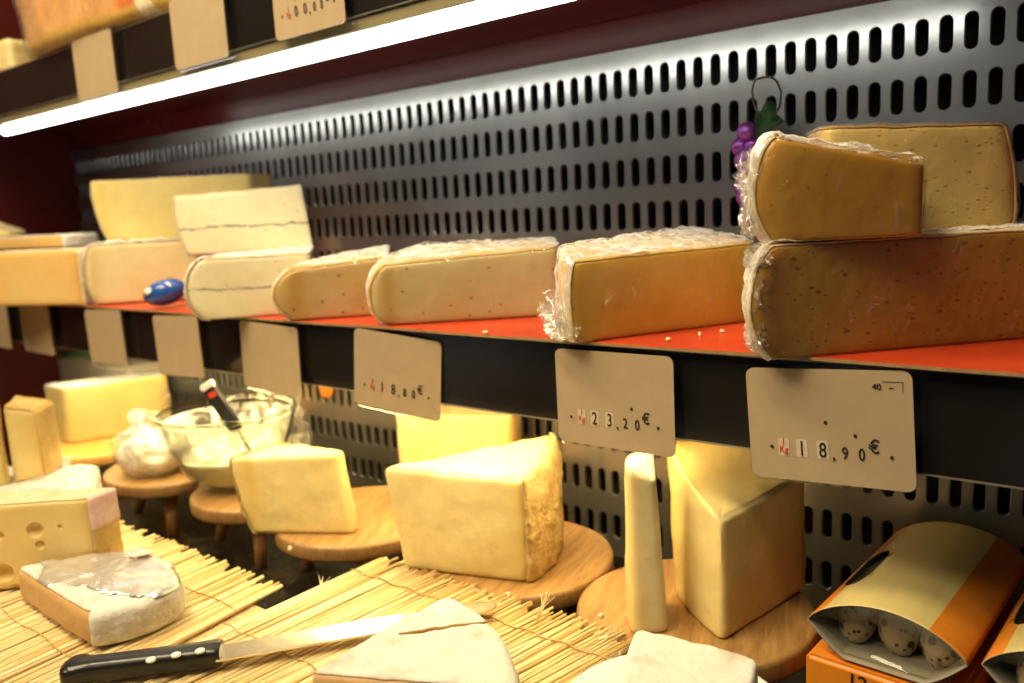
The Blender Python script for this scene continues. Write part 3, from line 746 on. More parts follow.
shell('rind', lf, ('r', 'top'), .0003, M['rind_grey'], o, .0012)

A, B = onZ(-40, 307, ZS), onZ(83, 305.5, ZS); u = (B-A).normalized()
h = hs(B, 250.5, ZS)
p = block4(A, B, .09, [h, h, h, h])
lf = loaf(p, [('c', 0), ('r', .002), ('c', 0), ('c', 0)], ZS, r=.004, seed=26)
o = body('cheese_block', lf, M['orange_paste'], 'orange block with pale top on the liner above the grey tub', 'cheese', 'cheeses at the maroon end of the shelf')
shell('rind', lf, ('r', 'top'), .0003, M['rind_white'], o, .0012)
A, B = onY(-60, 258, .515), onY(64, 256, .565); A.z = B.z = ZS+h+.002; nn = Vector((-u.y, u.x, 0))
zz = ZS+h+.002; h2 = hs(B, 236, zz)
lf = loaf(block4(A, B, .06, [h2]*4), [('c', 0), ('r', .002), ('c', 0), ('c', 0)], zz, r=.003, seed=27)
o = body('cheese_block', lf, M['orange_paste'], 'orange cheese with white end lying on the orange block', 'cheese', 'cheeses at the maroon end of the shelf')
shell('rind', lf, ('r', 'top'), .0003, M['bloom'], o, .0025)
zz += h2+.004
q = onY(8, 236, .575)
lf = loaf([PT(q.x-.10, q.y-.06, .028), PT(q.x, q.y, .006), PT(q.x-.02, q.y+.04, .006), PT(q.x-.10, q.y+.02, .028)], [('c', 0)]*4, zz, r=.002, seed=28)
o = body('cheese_wedge', lf, M['butter'], 'sliver of pale yellow cheese topmost beside the maroon wall', 'cheese', 'cheeses at the maroon end of the shelf')
shell('rind', lf, ('top',), .0003, M['rind_white'], o, .001)

# blue foil oval
b0 = onZ(168, 306, ZS); b0 = onZ(166, 307.5, ZS)
V, F = lathe([(0.0001, -.029), (.006, -.0275), (.0115, -.021), (.0155, -.010), (.0165, 0), (.0155, .010), (.0120, .019), (.007, .025), (.003, .028), (.0015, .033), (.0001, .034)], 28, False)
V = [Vector((v[2], v[0], v[1]))*1.0 for v in V]
o = link('foil_oval', mesh([(v.x, v.y, v.z) for v in V], F), M['blue'], None, (b0.x, b0.y+.002, ZS+.0172)); o.rotation_euler = (0, math.radians(-14), math.radians(38))
o.location.z = ZS+.0195
tag(o, 'small blue foil-wrapped oval lying in front of the ivory cheese', 'ornament')
V, F = lathe([(.0001, -.0006), (.0045, -.0004), (.0055, 0), (.0001, .0006)], 14, False)
l = link('highlight_disc', mesh([(v[0]*1.5, v[1], v[2]) for v in V], F), M['paper'], o, (-.017, -.0115, .0065)); l.rotation_euler = (math.radians(62), 0, math.radians(-25)); l['label'] = 'white disc painted as a highlight'  # highlight on the foil, put in as a flat white disc

# grape ornament on the back wall
g0 = onY(748, 150, .715)
r = empty('grape_ornament', (g0.x, g0.y, g0.z-.05), 'purple foil grape bunch with green leaf hanging by a wire loop on the steel wall', 'ornament')
bm = bmesh.new(); bmesh.ops.create_uvsphere(bm, u_segments=20, v_segments=12, radius=.0088); gm = from_bm(bm, True); gm.materials.append(M['purple'])
for (px, py, y) in [(747, 132, .712), (741, 147, .716), (753, 146, .718), (744, 160, .712), (757, 158, .712), (748, 172, .716), (743, 186, .716), (746, 197, .71), (755, 190, .716), (752, 210, .716), (748, 222, .718)]:
    q = onY(px, py, y); add('grape', gm, r, q-r.location)
def leafmesh():
    n = 24; V = [(0, 0, 0)]; F = []
    for k in range(n):
        a = 2*PI*k/n; rr = .0145*(1+.28*math.cos(5*a)+.08*math.cos(11*a)); V.append((rr*math.cos(a), .004*math.sin(3*a)-.002, rr*math.sin(a)*1.05))
    for k in range(n): F.append((0, 1+k, 1+(k+1) % n))
    return mesh(V, F)
q = onY(766, 124, .713); l = link('leaf', leafmesh(), M['leaf'], r, q-r.location); l.rotation_euler = (math.radians(-12), 0, math.radians(-15))
s = l.modifiers.new('thickness', 'SOLIDIFY'); s.thickness = .0008
pth = [onY(px, py, y) for px, py, y in [(760, 118, .716), (754, 104, .722), (752, 90, .728), (755, 80, .734), (763, 77, .7385), (771, 77, .7385), (777, 82, .734), (781, 92, .728), (780, 105, .722), (773, 118, .716)]]
V, F = tube([p_-r.location for p_ in pth], .0009, 8); link('wire_loop', mesh(V, F), M['wire'], r)

# ------------------------------------------------------------------ lower deck: footed boards
ZB = .0745
def stand(cx, cy, label, m=None, rot=0, rad=.0942):
    r = empty('footed_board', (cx, cy, 0), label, 'board', 'round footed boards on the deck')
    th = .0175
    prof = [(rad-.004, ZB-th), (rad-.001, ZB-th+.001), (rad, ZB-th+.004), (rad, ZB-.004), (rad-.001, ZB-.001), (rad-.004, ZB)]
    V, F = lathe(prof, 72); mi = [1]*len(F); mi[-1] = 0
    for i in range(4*72, 5*72): mi[i] = 0
    o = link('board_top', mesh(V, F, True, mi), [m or M['board'], (M['board_side'] if m is None else m)], r)
    o.rotation_euler.z = rot
    for p_ in o.data.polygons:
        if len(p_.vertices) > 4: p_.use_smooth = False
    for k in range(3):
        a = math.radians(200+120*k)+rot*0
        ca, sa = math.cos(a), math.sin(a)
        V, F = tube([(ca*rad*.62, sa*rad*.62, ZB-th), (ca*rad*.84, sa*rad*.84, 0)], [.009, .0068], 14)
        V = [(v[0], v[1], max(0, min(v[2], ZB-th))) for v in V]
        link('leg', mesh(V, F), M['leg'], r)
    return r
stand(-.2906, .5694, 'round footed board under the tall wedge and thin slice', rot=.35)
stand(-.4795, .5736, 'round footed board under the largest crusty wedge', rot=.2)
stand(-.6893, .5674, 'round footed board under the yellow wedge next to the bowl', rot=.5)
stand(-.868, .562, 'round footed board under the glass bowl', rot=.3, rad=.083)
stand(-1.058, .560, 'round footed board under the plastic bag of curds', rot=.3)
stand(-1.29, .565, 'orange-stained round board under the big yellow wrapped block', M['orange_board'])

# tall wedge and slice
zb = ZB+.0003
Fp = onZ(722, 642, zb); Lp = onZ(674, 592, zb); Rp = onZ(806, 588, zb)
hF, hL, hR = hs(Fp, 522, zb), hs(Lp, 447, zb), hs(Rp, 474, zb)
Bk = Vector((-.285, .665, zb))
Mm = Matrix(((Fp.x, Fp.y, 1), (Lp.x, Lp.y, 1), (Rp.x, Rp.y, 1))); pc_ = Mm.inverted() @ Vector((hF, hL, hR)); hBk = pc_.x*Bk.x+pc_.y*Bk.y+pc_.z
d1 = (Lp-Fp).xy.normalized()
lf = loaf([PT(Fp.x, Fp.y, hF), PT(Rp.x, Rp.y, hR), PT(Bk.x, Bk.y, hBk), PT(Lp.x, Lp.y, hL, lean=tuple(d1*.008))], [('c', .001), ('r', .002), ('r', .004), ('c', .004)], zb, step=.0035, r=.003, nz=22, amp=(.0012, .0016), fr=35, seed=30)
o = body('cheese_wedge', lf, M['wedge'], 'tall pale yellow hard wedge with a sharp front edge, beside the thin slice', 'cheese', 'hard cheese wedges on the footed boards')
shell('rind', lf, ('r',), .0003, M['rind_gold'], o, .0012)
a, b = onZ(634, 636, zb), onZ(669, 633, zb)
hh = zat(a.x, a.y, 468)-zb
nb = Vector((-.03, .045))
lf = loaf([PT(a.x, a.y, hh*.965, lean=(-.001, 0)), PT(b.x, b.y, hh*.91, lean=(-.006, -.003)), PT(b.x+nb.x, b.y+nb.y, hh*.99, lean=(-.005, -.003)), PT(a.x-.006+nb.x*.55, a.y+nb.y*.55, hh, lean=(.002, .004))], [('c', 0), ('c', 0), ('c', 0), ('r', .0015)], zb, step=.003, r=.003, nz=24, amp=(.0008, .001), fr=40, seed=31)
o = body('cheese_slice', lf, M['wedge_pale'], 'thin upright slice of hard cheese standing beside the tall wedge', 'cheese', 'hard cheese wedges on the footed boards')

# crusty wedge on the middle board
A, B, C = onZ(402, 569, zb), onZ(527, 583.5, zb), onZ(552, 561, zb)
hA, hB, hC = hs(A, 469, zb), hs(B, 481, zb), hs(C, 447, zb)
D = A + Vector((.012, .03, 0)); E_ = C + Vector((-.02, .035, 0))
uu = (B-A).normalized()
lf = loaf([PT(A.x, A.y, hA, lean=(-uu.x*.014, -uu.y*.014)), PT(B.x, B.y, hB, (0.003, -.002), (.001, 0)), PT(C.x, C.y, hC, (.004, .002)), PT(E_.x, E_.y, hC*1.02, (.002, .002)), PT(D.x, D.y, hA*1.0, lean=(-uu.x*.014, -uu.y*.014))], [('c', 0), ('r', .003), ('r', .002), ('c', 0), ('c', .002)], zb, step=.0032, r=.0045, nz=24, amp=(.0010, .0016), fr=45, seed=32)
o = body('cheese_wedge', lf, M['wedge'], 'big pale yellow wedge with thick crusty rind on the middle board', 'cheese', 'hard cheese wedges on the footed boards')
shell('rind', lf, ('r',), .0003, M['rind_crust'], o, .0022, .0030, 120, seed=5)

# wedge next to the bowl
A, B = onZ(252, 534, zb), onZ(355, 534.5, zb)
hA, hB = hs(A, 459, zb), hs(B, 455, zb)
uu = (B-A).normalized(); nn = Vector((-uu.y, uu.x, 0)); D = A + uu*.035 + nn*.062
lf = loaf([PT(A.x, A.y, hA, (-uu.x*.004, -uu.y*.004), (-uu.x*.019, -uu.y*.019)), PT(B.x, B.y, hB, lean=(-uu.x*.010, -uu.y*.010)), PT(B.x+nn.x*.02, B.y+nn.y*.02, hB, lean=(-uu.x*.010, -uu.y*.010)), PT(D.x, D.y, hA, lean=(-uu.x*.012, -uu.y*.012))], [('c', 0), ('c', 0), ('c', 0), ('r', .003)], zb, step=.0034, r=.004, nz=20, amp=(.0009, .0018), fr=50, seed=33)
o = body('cheese_wedge', lf, M['wedge'], 'yellow hard wedge overhanging the board in front of the glass bowl', 'cheese', 'hard cheese wedges on the footed boards')
shell('rind', lf, ('r',), .0003, M['rind_crust'], o, .0016, .0020, 120, seed=6)

# wedge behind
A = onY(397, 462, .672); B = onY(512, 452, .690)
ht, htb = zat(A.x, A.y, 409), zat(B.x, B.y, 416)
lf = loaf([PT(A.x, A.y, ht+.002), PT(A.x+.030, A.y-.010, ht-.001), PT(B.x, B.y, htb), PT(B.x-.01, B.y+.03, htb), PT(A.x+.02, A.y+.04, ht)], [('c', 0), ('c', 0), ('r', .002), ('r', .002), ('c', 0)], .0003, step=.0045, r=.003, nz=22, amp=(.0009, .0012), fr=40, seed=34)
o = body('cheese_wedge', lf, M['wedge'], 'tall yellow wedge standing behind the middle board against the slotted wall', 'cheese', 'hard cheese wedges on the footed boards')
shell('rind', lf, ('r',), .0003, M['rind_gold'], o, .0010)

# glass bowl of fresh cheese with a spoon
bc = Vector((-.902, .548, zb))
r = empty('glass_bowl', bc, 'clear glass bowl half full of white fresh cheese', 'bowl')
prof_o = [(.0001, .0002), (.030, .0002), (.036, .002), (.048, .012), (.060, .030), (.070, .054), (.0775, .078), (.081, .0915), (.0835, .0945), (.0840, .0965), (.0825, .098), (.0800, .0968), (.0780, .0925), (.0745, .078), (.067, .055), (.057, .032), (.045, .0155), (.034, .006), (.0001, .0045)]
V, F = lathe(prof_o, 72, False); link('bowl_glass', mesh(V, F), M['glass'], r)
V, F = lathe([(.0815+.0026*math.cos(a_*PI/6), .0962+.0026*math.sin(a_*PI/6)) for a_ in range(13)], 72, False); link('bowl_rim', mesh(V, F), M['glass_rim'], r)
nC = 64; V, F = [], []
inner = [(.0045, .0), (.0062, .033), (.0160, .0443), (.0325, .0563), (.0555, .0663), (.0785, .0738), (.0930, .0772)]
def r_in(z):
    for (z0, r0), (z1, r1) in zip(inner, inner[1:]):
        if z <= z1: return r0+(r1-r0)*(z-z0)/(z1-z0)
    return inner[-1][1]
for i in range(nC):
    a = 2*PI*i/nC
    ze = .043 + .016*max(0, math.cos(a-math.radians(118)))**1.5 + .002*noise.noise(Vector((math.cos(a)*3, math.sin(a)*3, 1)))
    col = []
    for k in range(9): z = .0052+(ze-.0052)*k/8; col.append((r_in(z)-.0014, z))
    for k, fr_ in enumerate((.93, .80, .6, .4, .2, .03)): col.append((r_in(ze)*fr_*.985, .043+(ze-.043)*max(0, (fr_-.5)*2)**2 + .004*noise.noise(Vector((fr_*math.cos(a)*4, fr_*math.sin(a)*4, 5)))))
    for r_, z in [(.0001, .0050)]+col: V.append((r_*math.cos(a), r_*math.sin(a), z))
kk = len(col)+1
for i in range(nC):
    q_ = (i+1) % nC
    for k in range(kk-1): F.append((i*kk+k, q_*kk+k, q_*kk+k+1, i*kk+k+1))
F.append(tuple(i*kk+kk-1 for i in range(nC)))
V2, F2 = lathe([(r_in(z_)-.0003, z_) for z_ in (.046, .056, .066, .076, .084, .088)], 64, False); sm = link('cream_smear', mesh(V2, F2), M['smear'], r)
f = link('fresh_cheese', mesh(V, F), M['cream'], None, bc); tag(f, 'white fresh cheese filling the glass bowl', 'cheese')
# spoon: black handle with a red dot and pale end
sp = empty('serving_spoon', bc+Vector((.015, 0, .06)), 'black-handled spoon with a red dot standing in the glass bowl', 'spoon')
p0, p1 = onY(209, 388, .518), onY(238, 430, .537); p2 = onY(252, 454, .545)
ax = (p1-p0)
side = ax.cross(Vector((.6, -.8, 0))).normalized()
def slab(a, b, w, t, nrm, taper=1.0, bev=.0018):
    a, b = Vector(a), Vector(b); d = (b-a); n = Vector(nrm); n = (n - d*(n.dot(d)/d.length_squared)).normalized(); s = d.cross(n).normalized()
    bm = bmesh.new(); bmesh.ops.create_cube(bm, size=1)
    for v in bm.verts:
        k = v.co.z+.5; w_ = w*(1+(taper-1)*k)
        v.co = a + d*k + s*(v.co.x*w_) + n*(v.co.y*t)
    if bev: bmesh.ops.bevel(bm, geom=bm.edges[:], offset=bev, segments=3, affect='EDGES')
    return bm
vn = Vector((.62, -.76, .15))
for nm, bmm, mt in (('handle', slab(p0-sp.location, p1-sp.location, .0165, .009, vn), M['black_plastic']),
                    ('handle_end', slab(p0-ax*.13-sp.location, p0+ax*.01-sp.location, .0168, .0095, vn), M['rivet']),
                    ('red_dot', slab(p0+ax*.10-sp.location+vn*.0045, p0+ax*.21-sp.location+vn*.0045, .0085, .0012, vn, bev=.0004), M['redink']),
                    ('shaft', slab(p1-ax*.02-sp.location, p2-sp.location, .005, .0022, vn, bev=.0006), M['blade'])):
    link(nm, from_bm(bmm, False), mt, sp)
bm = bmesh.new(); bmesh.ops.create_uvsphere(bm, u_segments=20, v_segments=12, radius=1)
for v in bm.verts: v.co = Vector((v.co.x*.013, v.co.y*.018, v.co.z*.004))
l = link('spoon_head', from_bm(bm, True), M['blade'], sp, p2-sp.location+Vector((.004, .004, -.012))); l.rotation_euler = (math.radians(-50), 0, .5)

gx = onY(278, 400, .680)
bg_ = empty('plastic_bag', (gx.x, .680, 0), 'crumpled clear plastic bag standing behind the glass bowl', 'bag')
crumple('bag_film', (gx.x, .680, .092), (.060, .040, .112), M['film_crump'], bg_, 14, amp=.55, fr=1.8).location.z = .092
# bag of curds
q = onZ(152, 474, zb)
bcen = Vector((-1.055, .525, zb))
r = empty('bag_of_curds', bcen, 'clear knotted plastic bag of white curds on a footed board', 'bag')
bm = bmesh.new(); bmesh.ops.create_icosphere(bm, subdivisions=4, radius=1)
for v in bm.verts:
    k = 1+.18*noise.noise(v.co*2.2)+.07*noise.noise(v.co*6); z = max(v.co.z, -.72)
    v.co = Vector((v.co.x*.045*k, v.co.y*.038*k, (z+.72)*.034*k))
link('curds', from_bm(bm, True), M['cream'], r)
bm = bmesh.new(); bmesh.ops.create_icosphere(bm, subdivisions=4, radius=1)
for v in bm.verts:
    k = 1.07+.16*noise.noise(v.co*2.2)+.16*abs(noise.noise(v.co*6)); z = max(v.co.z, -.70)
    rr = 1 if z < .45 else max(.16, 1-(z-.45)*1.6)
    v.co = Vector((v.co.x*.047*k*rr, v.co.y*.040*k*rr, (z+.70)*.040*k+(.008 if z > .7 else 0)))
link('plastic', from_bm(bm, False), M['film_crump'], r)
crumple('knot', bcen+Vector((-.022, -.004, .072)), (.020, .014, .014), M['film_haze'], r, 4)

# big yellow wrapped block on the orange board
K = onZ(70, 444, zb); Lf = onZ(42, 437, zb); Rg = onZ(158, 430, zb)
hk = hs(K, 389, zb)
ur = (Rg-K).normalized(); Rg = K+ur*.15; nl = (Lf-K).normalized(); Lf = K+nl*.06
lf = loaf([PT(K.x, K.y, hk), PT(Rg.x, Rg.y, hk*1.02), PT(Rg.x+nl.x*.05, Rg.y+nl.y*.05, hk*1.02), PT(Lf.x, Lf.y, hk, lean=(nl.x*.006, nl.y*.006))], [('c', 0), ('r', .004), ('c', 0), ('c', 0)], zb, r=.003, seed=40)
o = body('cheese_block', lf, M['butter'], 'big yellow wrapped block with printed film on its top, on the orange board', 'cheese')
shell('cling_film', lf, ('c', 'r', 'top'), .0014, M['film'], o, 0, .0015, seed=41)
shell('printed_label', lf, ('top',), .0006, M['label_blue'], o, .0004)
crumple('film_tail', (Rg.x-.01, Rg.y-.008, zb+.045), (.022, .014, .040), M['film_crump'], o, 9)

# grey tub with green lid at the maroon wall
q0, q1 = onY(20, 372, .666), onY(128, 365, .666)
r = empty('plastic_tub', ((q0.x+q1.x)/2, .700, 0), 'pale grey plastic tub with dark green lid behind the big yellow block', 'tub')
w = (q1.x-q0.x)/2; zt = onY(60, 357, .666).z
box('tub_body', (-w, w, -.034, .032, 0, zt), M['tub'], r, .006)
box('lid', (-w-.003, w*.05, -.037, .035, zt+.0003, zt+.009), M['green'], r, .003)

# standing yellow wedges, flat wrapped piece, holey cheese on the straw mat
ZMT = .0815                                   # top of the straw
ZR = .0745
def p_at(px, py, z): return onZ(px, py, z)
# flat pale piece
zf = ZMT+.0003; hf = .030
a, b, c_, d_ = onZ(-30, 506, zf+hf), onZ(94, 499, zf+hf), onZ(96, 466, zf+hf), onZ(-30, 468, zf+hf)
lf = loaf([PT(v.x, v.y, hf) for v in (a, b, c_, d_)], [('c', 0), ('r', 0), ('c', 0), ('c', 0)], zf, r=.004, seed=42)
o = body('cheese_slab', lf, M['ivory'], 'flat greyish film-wrapped slab lying behind the holey cheese', 'cheese', 'cheeses by the holey block')
shell('rind', lf, ('top', 'r'), .0003, M['rind_grey'], o, .0012)
shell('cling_film', lf, ('c', 'r', 'top'), .0020, M['film_haze'], o, 0, .0030, 60, seed=43)
crumple('film_tail', onZ(62, 466, zf+hf+.004)+Vector((0, 0, .006)), (.020, .014, .009), M['film_haze'], o, 5)
# the two tall pieces behind it
zz = zf+hf+.0022
a, b = onZ(12, 484, zz), onZ(45, 477, zz); z_ = zat(b.x, b.y, 413); z2 = zat(a.x, a.y, 409)
lf = loaf([PT(a.x, a.y, z2-zz), PT(b.x, b.y, z_-zz, (.002, 0), (-.006, 0)), PT(b.x-.03, b.y+.034, z_-zz+.004, (.002, 0)), PT(a.x-.03, a.y+.026, z2-zz+.006)], [('c', 0), ('r', .002), ('c', 0), ('c', 0)], zz, r=.003, seed=44)
o = body('cheese_wedge', lf, M['wedge'], 'upright yellow wedge with golden rind standing on the flat slab', 'cheese', 'cheeses by the holey block')
shell('rind', lf, ('r', 'top'), .0003, M['rind_gold'], o, .0010)
a, b = onZ(-40, 492, zz), onZ(9, 486, zz); z_ = zat(b.x, b.y, 390)
lf = loaf([PT(a.x, a.y, z_-zz+.003), PT(b.x, b.y, z_-zz, (-.003, 0), (.003, 0)), PT(b.x-.035, b.y+.012, z_-zz, (-.003, 0), (.002, 0)), PT(a.x-.01, a.y+.02, z_-zz)], [('c', 0), ('r', .001), ('c', 0), ('c', 0)], zz, r=.003, seed=45)
o = body('cheese_wedge', lf, M['butter'], 'taller yellow wedge cut off by the picture edge, standing on the flat slab', 'cheese', 'cheeses by the holey block')
shell('rind', lf, ('r', 'top'), .0003, M['rind_gold'], o, .0010)
# holey cheese
A, B = onZ(0, 596, zf), onZ(92, 589.5, zf); u = (B-A).normalized(); A = B-u*.14; nn = Vector((-u.y, u.x, 0)); A += nn*.012; B += nn*.012
h = hs(B, 500, zf)
C = B + nn*.032 + u*.014
lf = loaf([PT(A.x, A.y, h*1.0), PT(B.x, B.y, h), PT(C.x, C.y, h), PT(A.x+nn.x*.04, A.y+nn.y*.04, h)], [('c', 0), ('r', .002), ('c', 0), ('c', 0)], zf, step=.0035, r=.003, nz=20, seed=46)
o = body('holey_cheese', lf, M['emm'], 'large block of yellow cheese with round holes on the straw mat', 'cheese', 'cheeses by the holey block')
shell('rind', lf, ('r',), .0003, M['rind_gold'], o, .0010)
shell('rind', lf, ('top',), .0003, M['rind_white'], o, .0008)
mid = (B-o.location)
shell('paper_label', lf, ('r',), .0018, M['label_red'], o, .0003, test=lambda q: q.z > h*.62 and (q-mid).xy.length < .036)
def dish(px, py, rad):
    P_ = ray(px, py); t = (A-Vector((0, 0, ZO))).dot(nn)/P_.dot(nn); q = P_*t+Vector((0, 0, ZO))
    bm = bmesh.new(); bmesh.ops.create_uvsphere(bm, u_segments=20, v_segments=12, radius=1)
    for v in bm.verts: v.co = Vector((u*v.co.x*rad + nn*v.co.y*.0012 + Vector((0, 0, 1))*v.co.z*rad*.92))
    l = link('hole', from_bm(bm, True), M['emm_hole'], o, q-o.location)
HOLES = [(35, 530, .0075), (40, 545, .0045), (4, 573, .0085), (16, 590, .006), (0, 536, .004), (60, 527, .0025)]

# true holes: carve with a boolean so that they are hollow
cut = []
bmc = bmesh.new()
for px, py, rad in HOLES:
    P_ = ray(px, py); t = (A-Vector((0, 0, ZO))).dot(nn)/P_.dot(nn); q = P_*t+Vector((0, 0, ZO))-o.location
    mt = Matrix.Translation(q + nn*(-rad*.25))
    bmesh.ops.create_uvsphere(bmc, u_segments=24, v_segments=14, radius=rad*1.05, matrix=mt)
cme = bpy.data.meshes.new('cut'); bmc.to_mesh(cme); bmc.free()
cut_o = bpy.data.objects.new('cutter', cme); COL.objects.link(cut_o); cut_o.location = o.location
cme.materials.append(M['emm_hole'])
md = o.modifiers.new('holes', 'BOOLEAN'); md.object = cut_o; md.operation = 'DIFFERENCE'; md.solver = 'EXACT'
bpy.context.view_layer.update()
dg = bpy.context.evaluated_depsgraph_get()
nm = bpy.data.meshes.new_from_object(o.evaluated_get(dg))
o.modifiers.clear()
if len(nm.polygons) > 50: o.data = nm
bpy.data.objects.remove(cut_o)

# ------------------------------------------------------------------ riser and straw mats
o = box('display_riser', (-1.45, -.262, .06, .372, 0, ZR), M['riser'], None, .002); 
tag(o, 'pale tan wooden riser under the straw mats at the front of the deck', 'riser')
def mat_mesh(x0, x1, y0, y1, n, seed, ang=0, fan=0, jit=.012):
    rnd = random.Random(seed); V, F, tone = [], [], []
    for layer in (0, 1):
        for i in range(n):
            t = (i+rnd.random()*.8)/n
            x = x0+(x1-x0)*t; rad = rnd.uniform(.0012, .0023)
            a = ang + fan*(t-.3) + rnd.gauss(0, .018)
            ye = y1 + rnd.uniform(-jit, jit*.6)
            L_ = ye-y0; z = ZR+.0024+layer*.0014+rnd.uniform(0, .0004)
            pts = []
            for k in range(5):
                s = k/4; y = y0+L_*s
                pts.append((x+(y-y1)*math.tan(a)+.0008*math.sin(s*7+i), y, z+.0003*math.sin(s*9+i*2)))
            vs, fs = tube(pts, [rad, rad, rad, rad, rad*.8], 7); b = len(V)
            V += [tuple(v) for v in vs]; F += [tuple(b+q for q in f) for f in fs]; tn = rnd.random()**1.6*.9; tone += [tn]*len(vs)
    me = mesh(V, F, True)
    at_ = me.attributes.new('tone', 'FLOAT', 'POINT')
    for i, tn in enumerate(tone): at_.data[i].value = tn
    return me
def straw(x0, x1, y0, y1, n, seed, label, ang, fan, rows, wisps):
    o = link('straw_mat', mat_mesh(x0, x1, y0, y1, n, seed, ang, fan), M['straw']); tag(o, label, 'straw mat', 'straw mats')
    P_ = []
    for yy in rows:
        pts = [(x0+(x1-x0)*k/60+(yy-y1)*math.tan(ang), yy+.0015*math.sin(k*.9), ZR+.0058+.0004*math.sin(k*2.7)) for k in range(61)]
        P_.append(tube(pts, .0006, 6))
    link('binding_thread', mesh(*merge(P_)), M['thread'], o)
    if wisps:
        rnd = random.Random(seed+1); W = []
        for (px, py, dx, dz) in wisps:
            q = onZ(px, py, ZR+.004); W = []
            for _ in range(6):
                W.append(tube([q, q+Vector((dx*.5+rnd.gauss(0, .0012), .004, dz*.5)), q+Vector((dx+rnd.gauss(0, .004), .010, dz+rnd.gauss(0, .002)))], [.0007, .0005, .0002], 5))
            fs = link('frayed_straw', mesh(*merge(W)), M['straw'], o); fs['kind'] = 'stuff'
    return o
straw(-1.30, -.600, .08, .397, 170, 3, 'straw mat under the holey cheese and the foil-topped wedge', -.10, .0, (.13, .235, .35), [])
straw(-.572, -.292, .10, .492, 74, 5, 'straw mat with frayed ends under the knife and the white brie wedge', .06, .16, (.20, .33, .455), [(536, 622, .006, .020), (598, 640, .008, .004), (612, 668, .010, .006), (322, 592, -.012, .004)])

# foil-topped wedge
za = ZMT+.0006
K = onZ(92, 648, za); Lf = onZ(19, 598, za); Rg = onZ(181, 601, za)
hk = hs(K, 611, za); hl = hs(Lf, 570, za)
ht = (hk+hl)/2
Bk = onZ(128, 546, za+ht); Rt = onZ(178, 584, za+ht)
lf = loaf([PT(K.x, K.y, ht, (.003, -.002)), PT(Rt.x, Rt.y, ht*.97, (.004, .001)), PT(Bk.x+.012, Bk.y, ht*.97, (.003, .003)), PT(Lf.x, Lf.y, ht)], [('r', .010), ('r', .010), ('c', .003), ('c', .001)], za, step=.0032, r=.005, nz=14, amp=(.0007, .0014), fr=60, seed=50)
o = body('soft_cheese_wedge', lf, M['brie_paste'], 'white-rinded soft wedge with crumpled silver foil on top, tan cut face', 'cheese', 'soft white-rinded cheeses')
shell('rind', lf, ('r', 'top'), .0003, M['bloom'], o, .0010)
cK = K-o.location
ds = (Rt-Lf).normalized()
fo = shell('foil_wrap', lf, ('top', 'r'), .0014, M['foil'], o, .0002, .0018, 75, seed=51, test=lambda q: q.z > ht*.90 and (q-cK).xy.dot(Vector((-.35, .94))) > .032+.010*noise.noise(q*40) and (q-(Lf-o.location)).xy.dot(Vector((.5, .86))) > .022+.008*noise.noise(q*50))
shell('printed_paper', lf, ('top',), .0050, M['label_red'], o, .0003, .0008, seed=52, test=lambda q: (q.xy-(onZ(142, 556, za+ht)-o.location).xy).length < .013)

# brie wedge in front
hbz = .033; zt = za+hbz
Tp = onZ(306, 674, zt); Fr = onZ(516, 690, zt); Ap = onZ(446, 595, zt)
lf = loaf([PT(Tp.x, Tp.y, hbz*.98), PT(Fr.x, Fr.y, hbz, (.002, 0)), PT(Ap.x, Ap.y, hbz, (.002, .002))], [('c', .001), ('r', .014), ('c', .002)], za, step=.003, r=.005, nz=12, amp=(.0006, .0011), fr=70, seed=53)
o = body('brie_wedge', lf, M['brie_paste'], 'pointed white brie wedge with a creased top lying in front of the knife tip', 'cheese', 'soft white-rinded cheeses')
shell('rind', lf, ('r', 'top'), .0003, M['bloom'], o, .0010)
q0, q1 = onZ(398, 634, zt+.0016), onZ(494, 621, zt+.0016)
pts = [q0.lerp(q1, k/16)+Vector((.0008*math.sin(k*1.9), .0008*math.sin(k*1.3+1), 0)) for k in range(17)]
V, F = tube([p_-o.location for p_ in pts], [.0005+.0009*math.sin(PI*k/16) for k in range(17)], 6); l = link('crease', mesh(V, F), M['rind_brown'], o)

# square soft cheese at the bottom, on a white plate
pl = onZ(697, 712, ZR+.0025)
V, F = lathe([(.0001, 0), (.058, 0), (.069, .0045), (.0705, .0065), (.069, .0065), (.058, .0022), (.0001, .0022)], 60, False)
Vp = Vector((pl.x-.004, pl.y-.022, ZMT-.0004))
o = link('plate', mesh(V, F), M['paper'], None, Vp); tag(o, 'round white plate under the square white-rinded cheese', 'plate')
zq = ZMT+.0026; hq = .036; zt = zq+hq
a, b, c_, d_ = onZ(618, 700, zt), onZ(742, 705, zt), onZ(757, 660, zt), onZ(637, 630, zt)
lf = loaf([PT(a.x, a.y, hq), PT(b.x, b.y, hq), PT(c_.x, c_.y, hq), PT(d_.x, d_.y, hq)], [('c', 0), ('r', .001), ('r', .001), ('r', .001)], zq, step=.003, r=.0022, nz=12, amp=(.0006, .001), fr=70, seed=54)
o = body('soft_cheese_square', lf, M['cream_paste'], 'square white-rinded soft cheese at the bottom edge in front of the thin slice', 'cheese', 'soft white-rinded cheeses')
shell('rind', lf, ('r', 'top'), .0003, M['bloom'], o, .0010)

# knife
kz = ZMT+.0006
h0, h1_ = onZ(60, 673, kz+.008), onZ(222, 652, kz+.008)
tip = onZ(497, 604, kz+.006)
r = empty('kitchen_knife', (h1_.x, h1_.y, kz), 'black-handled knife with three white rivets lying across the straw mat', 'knife')
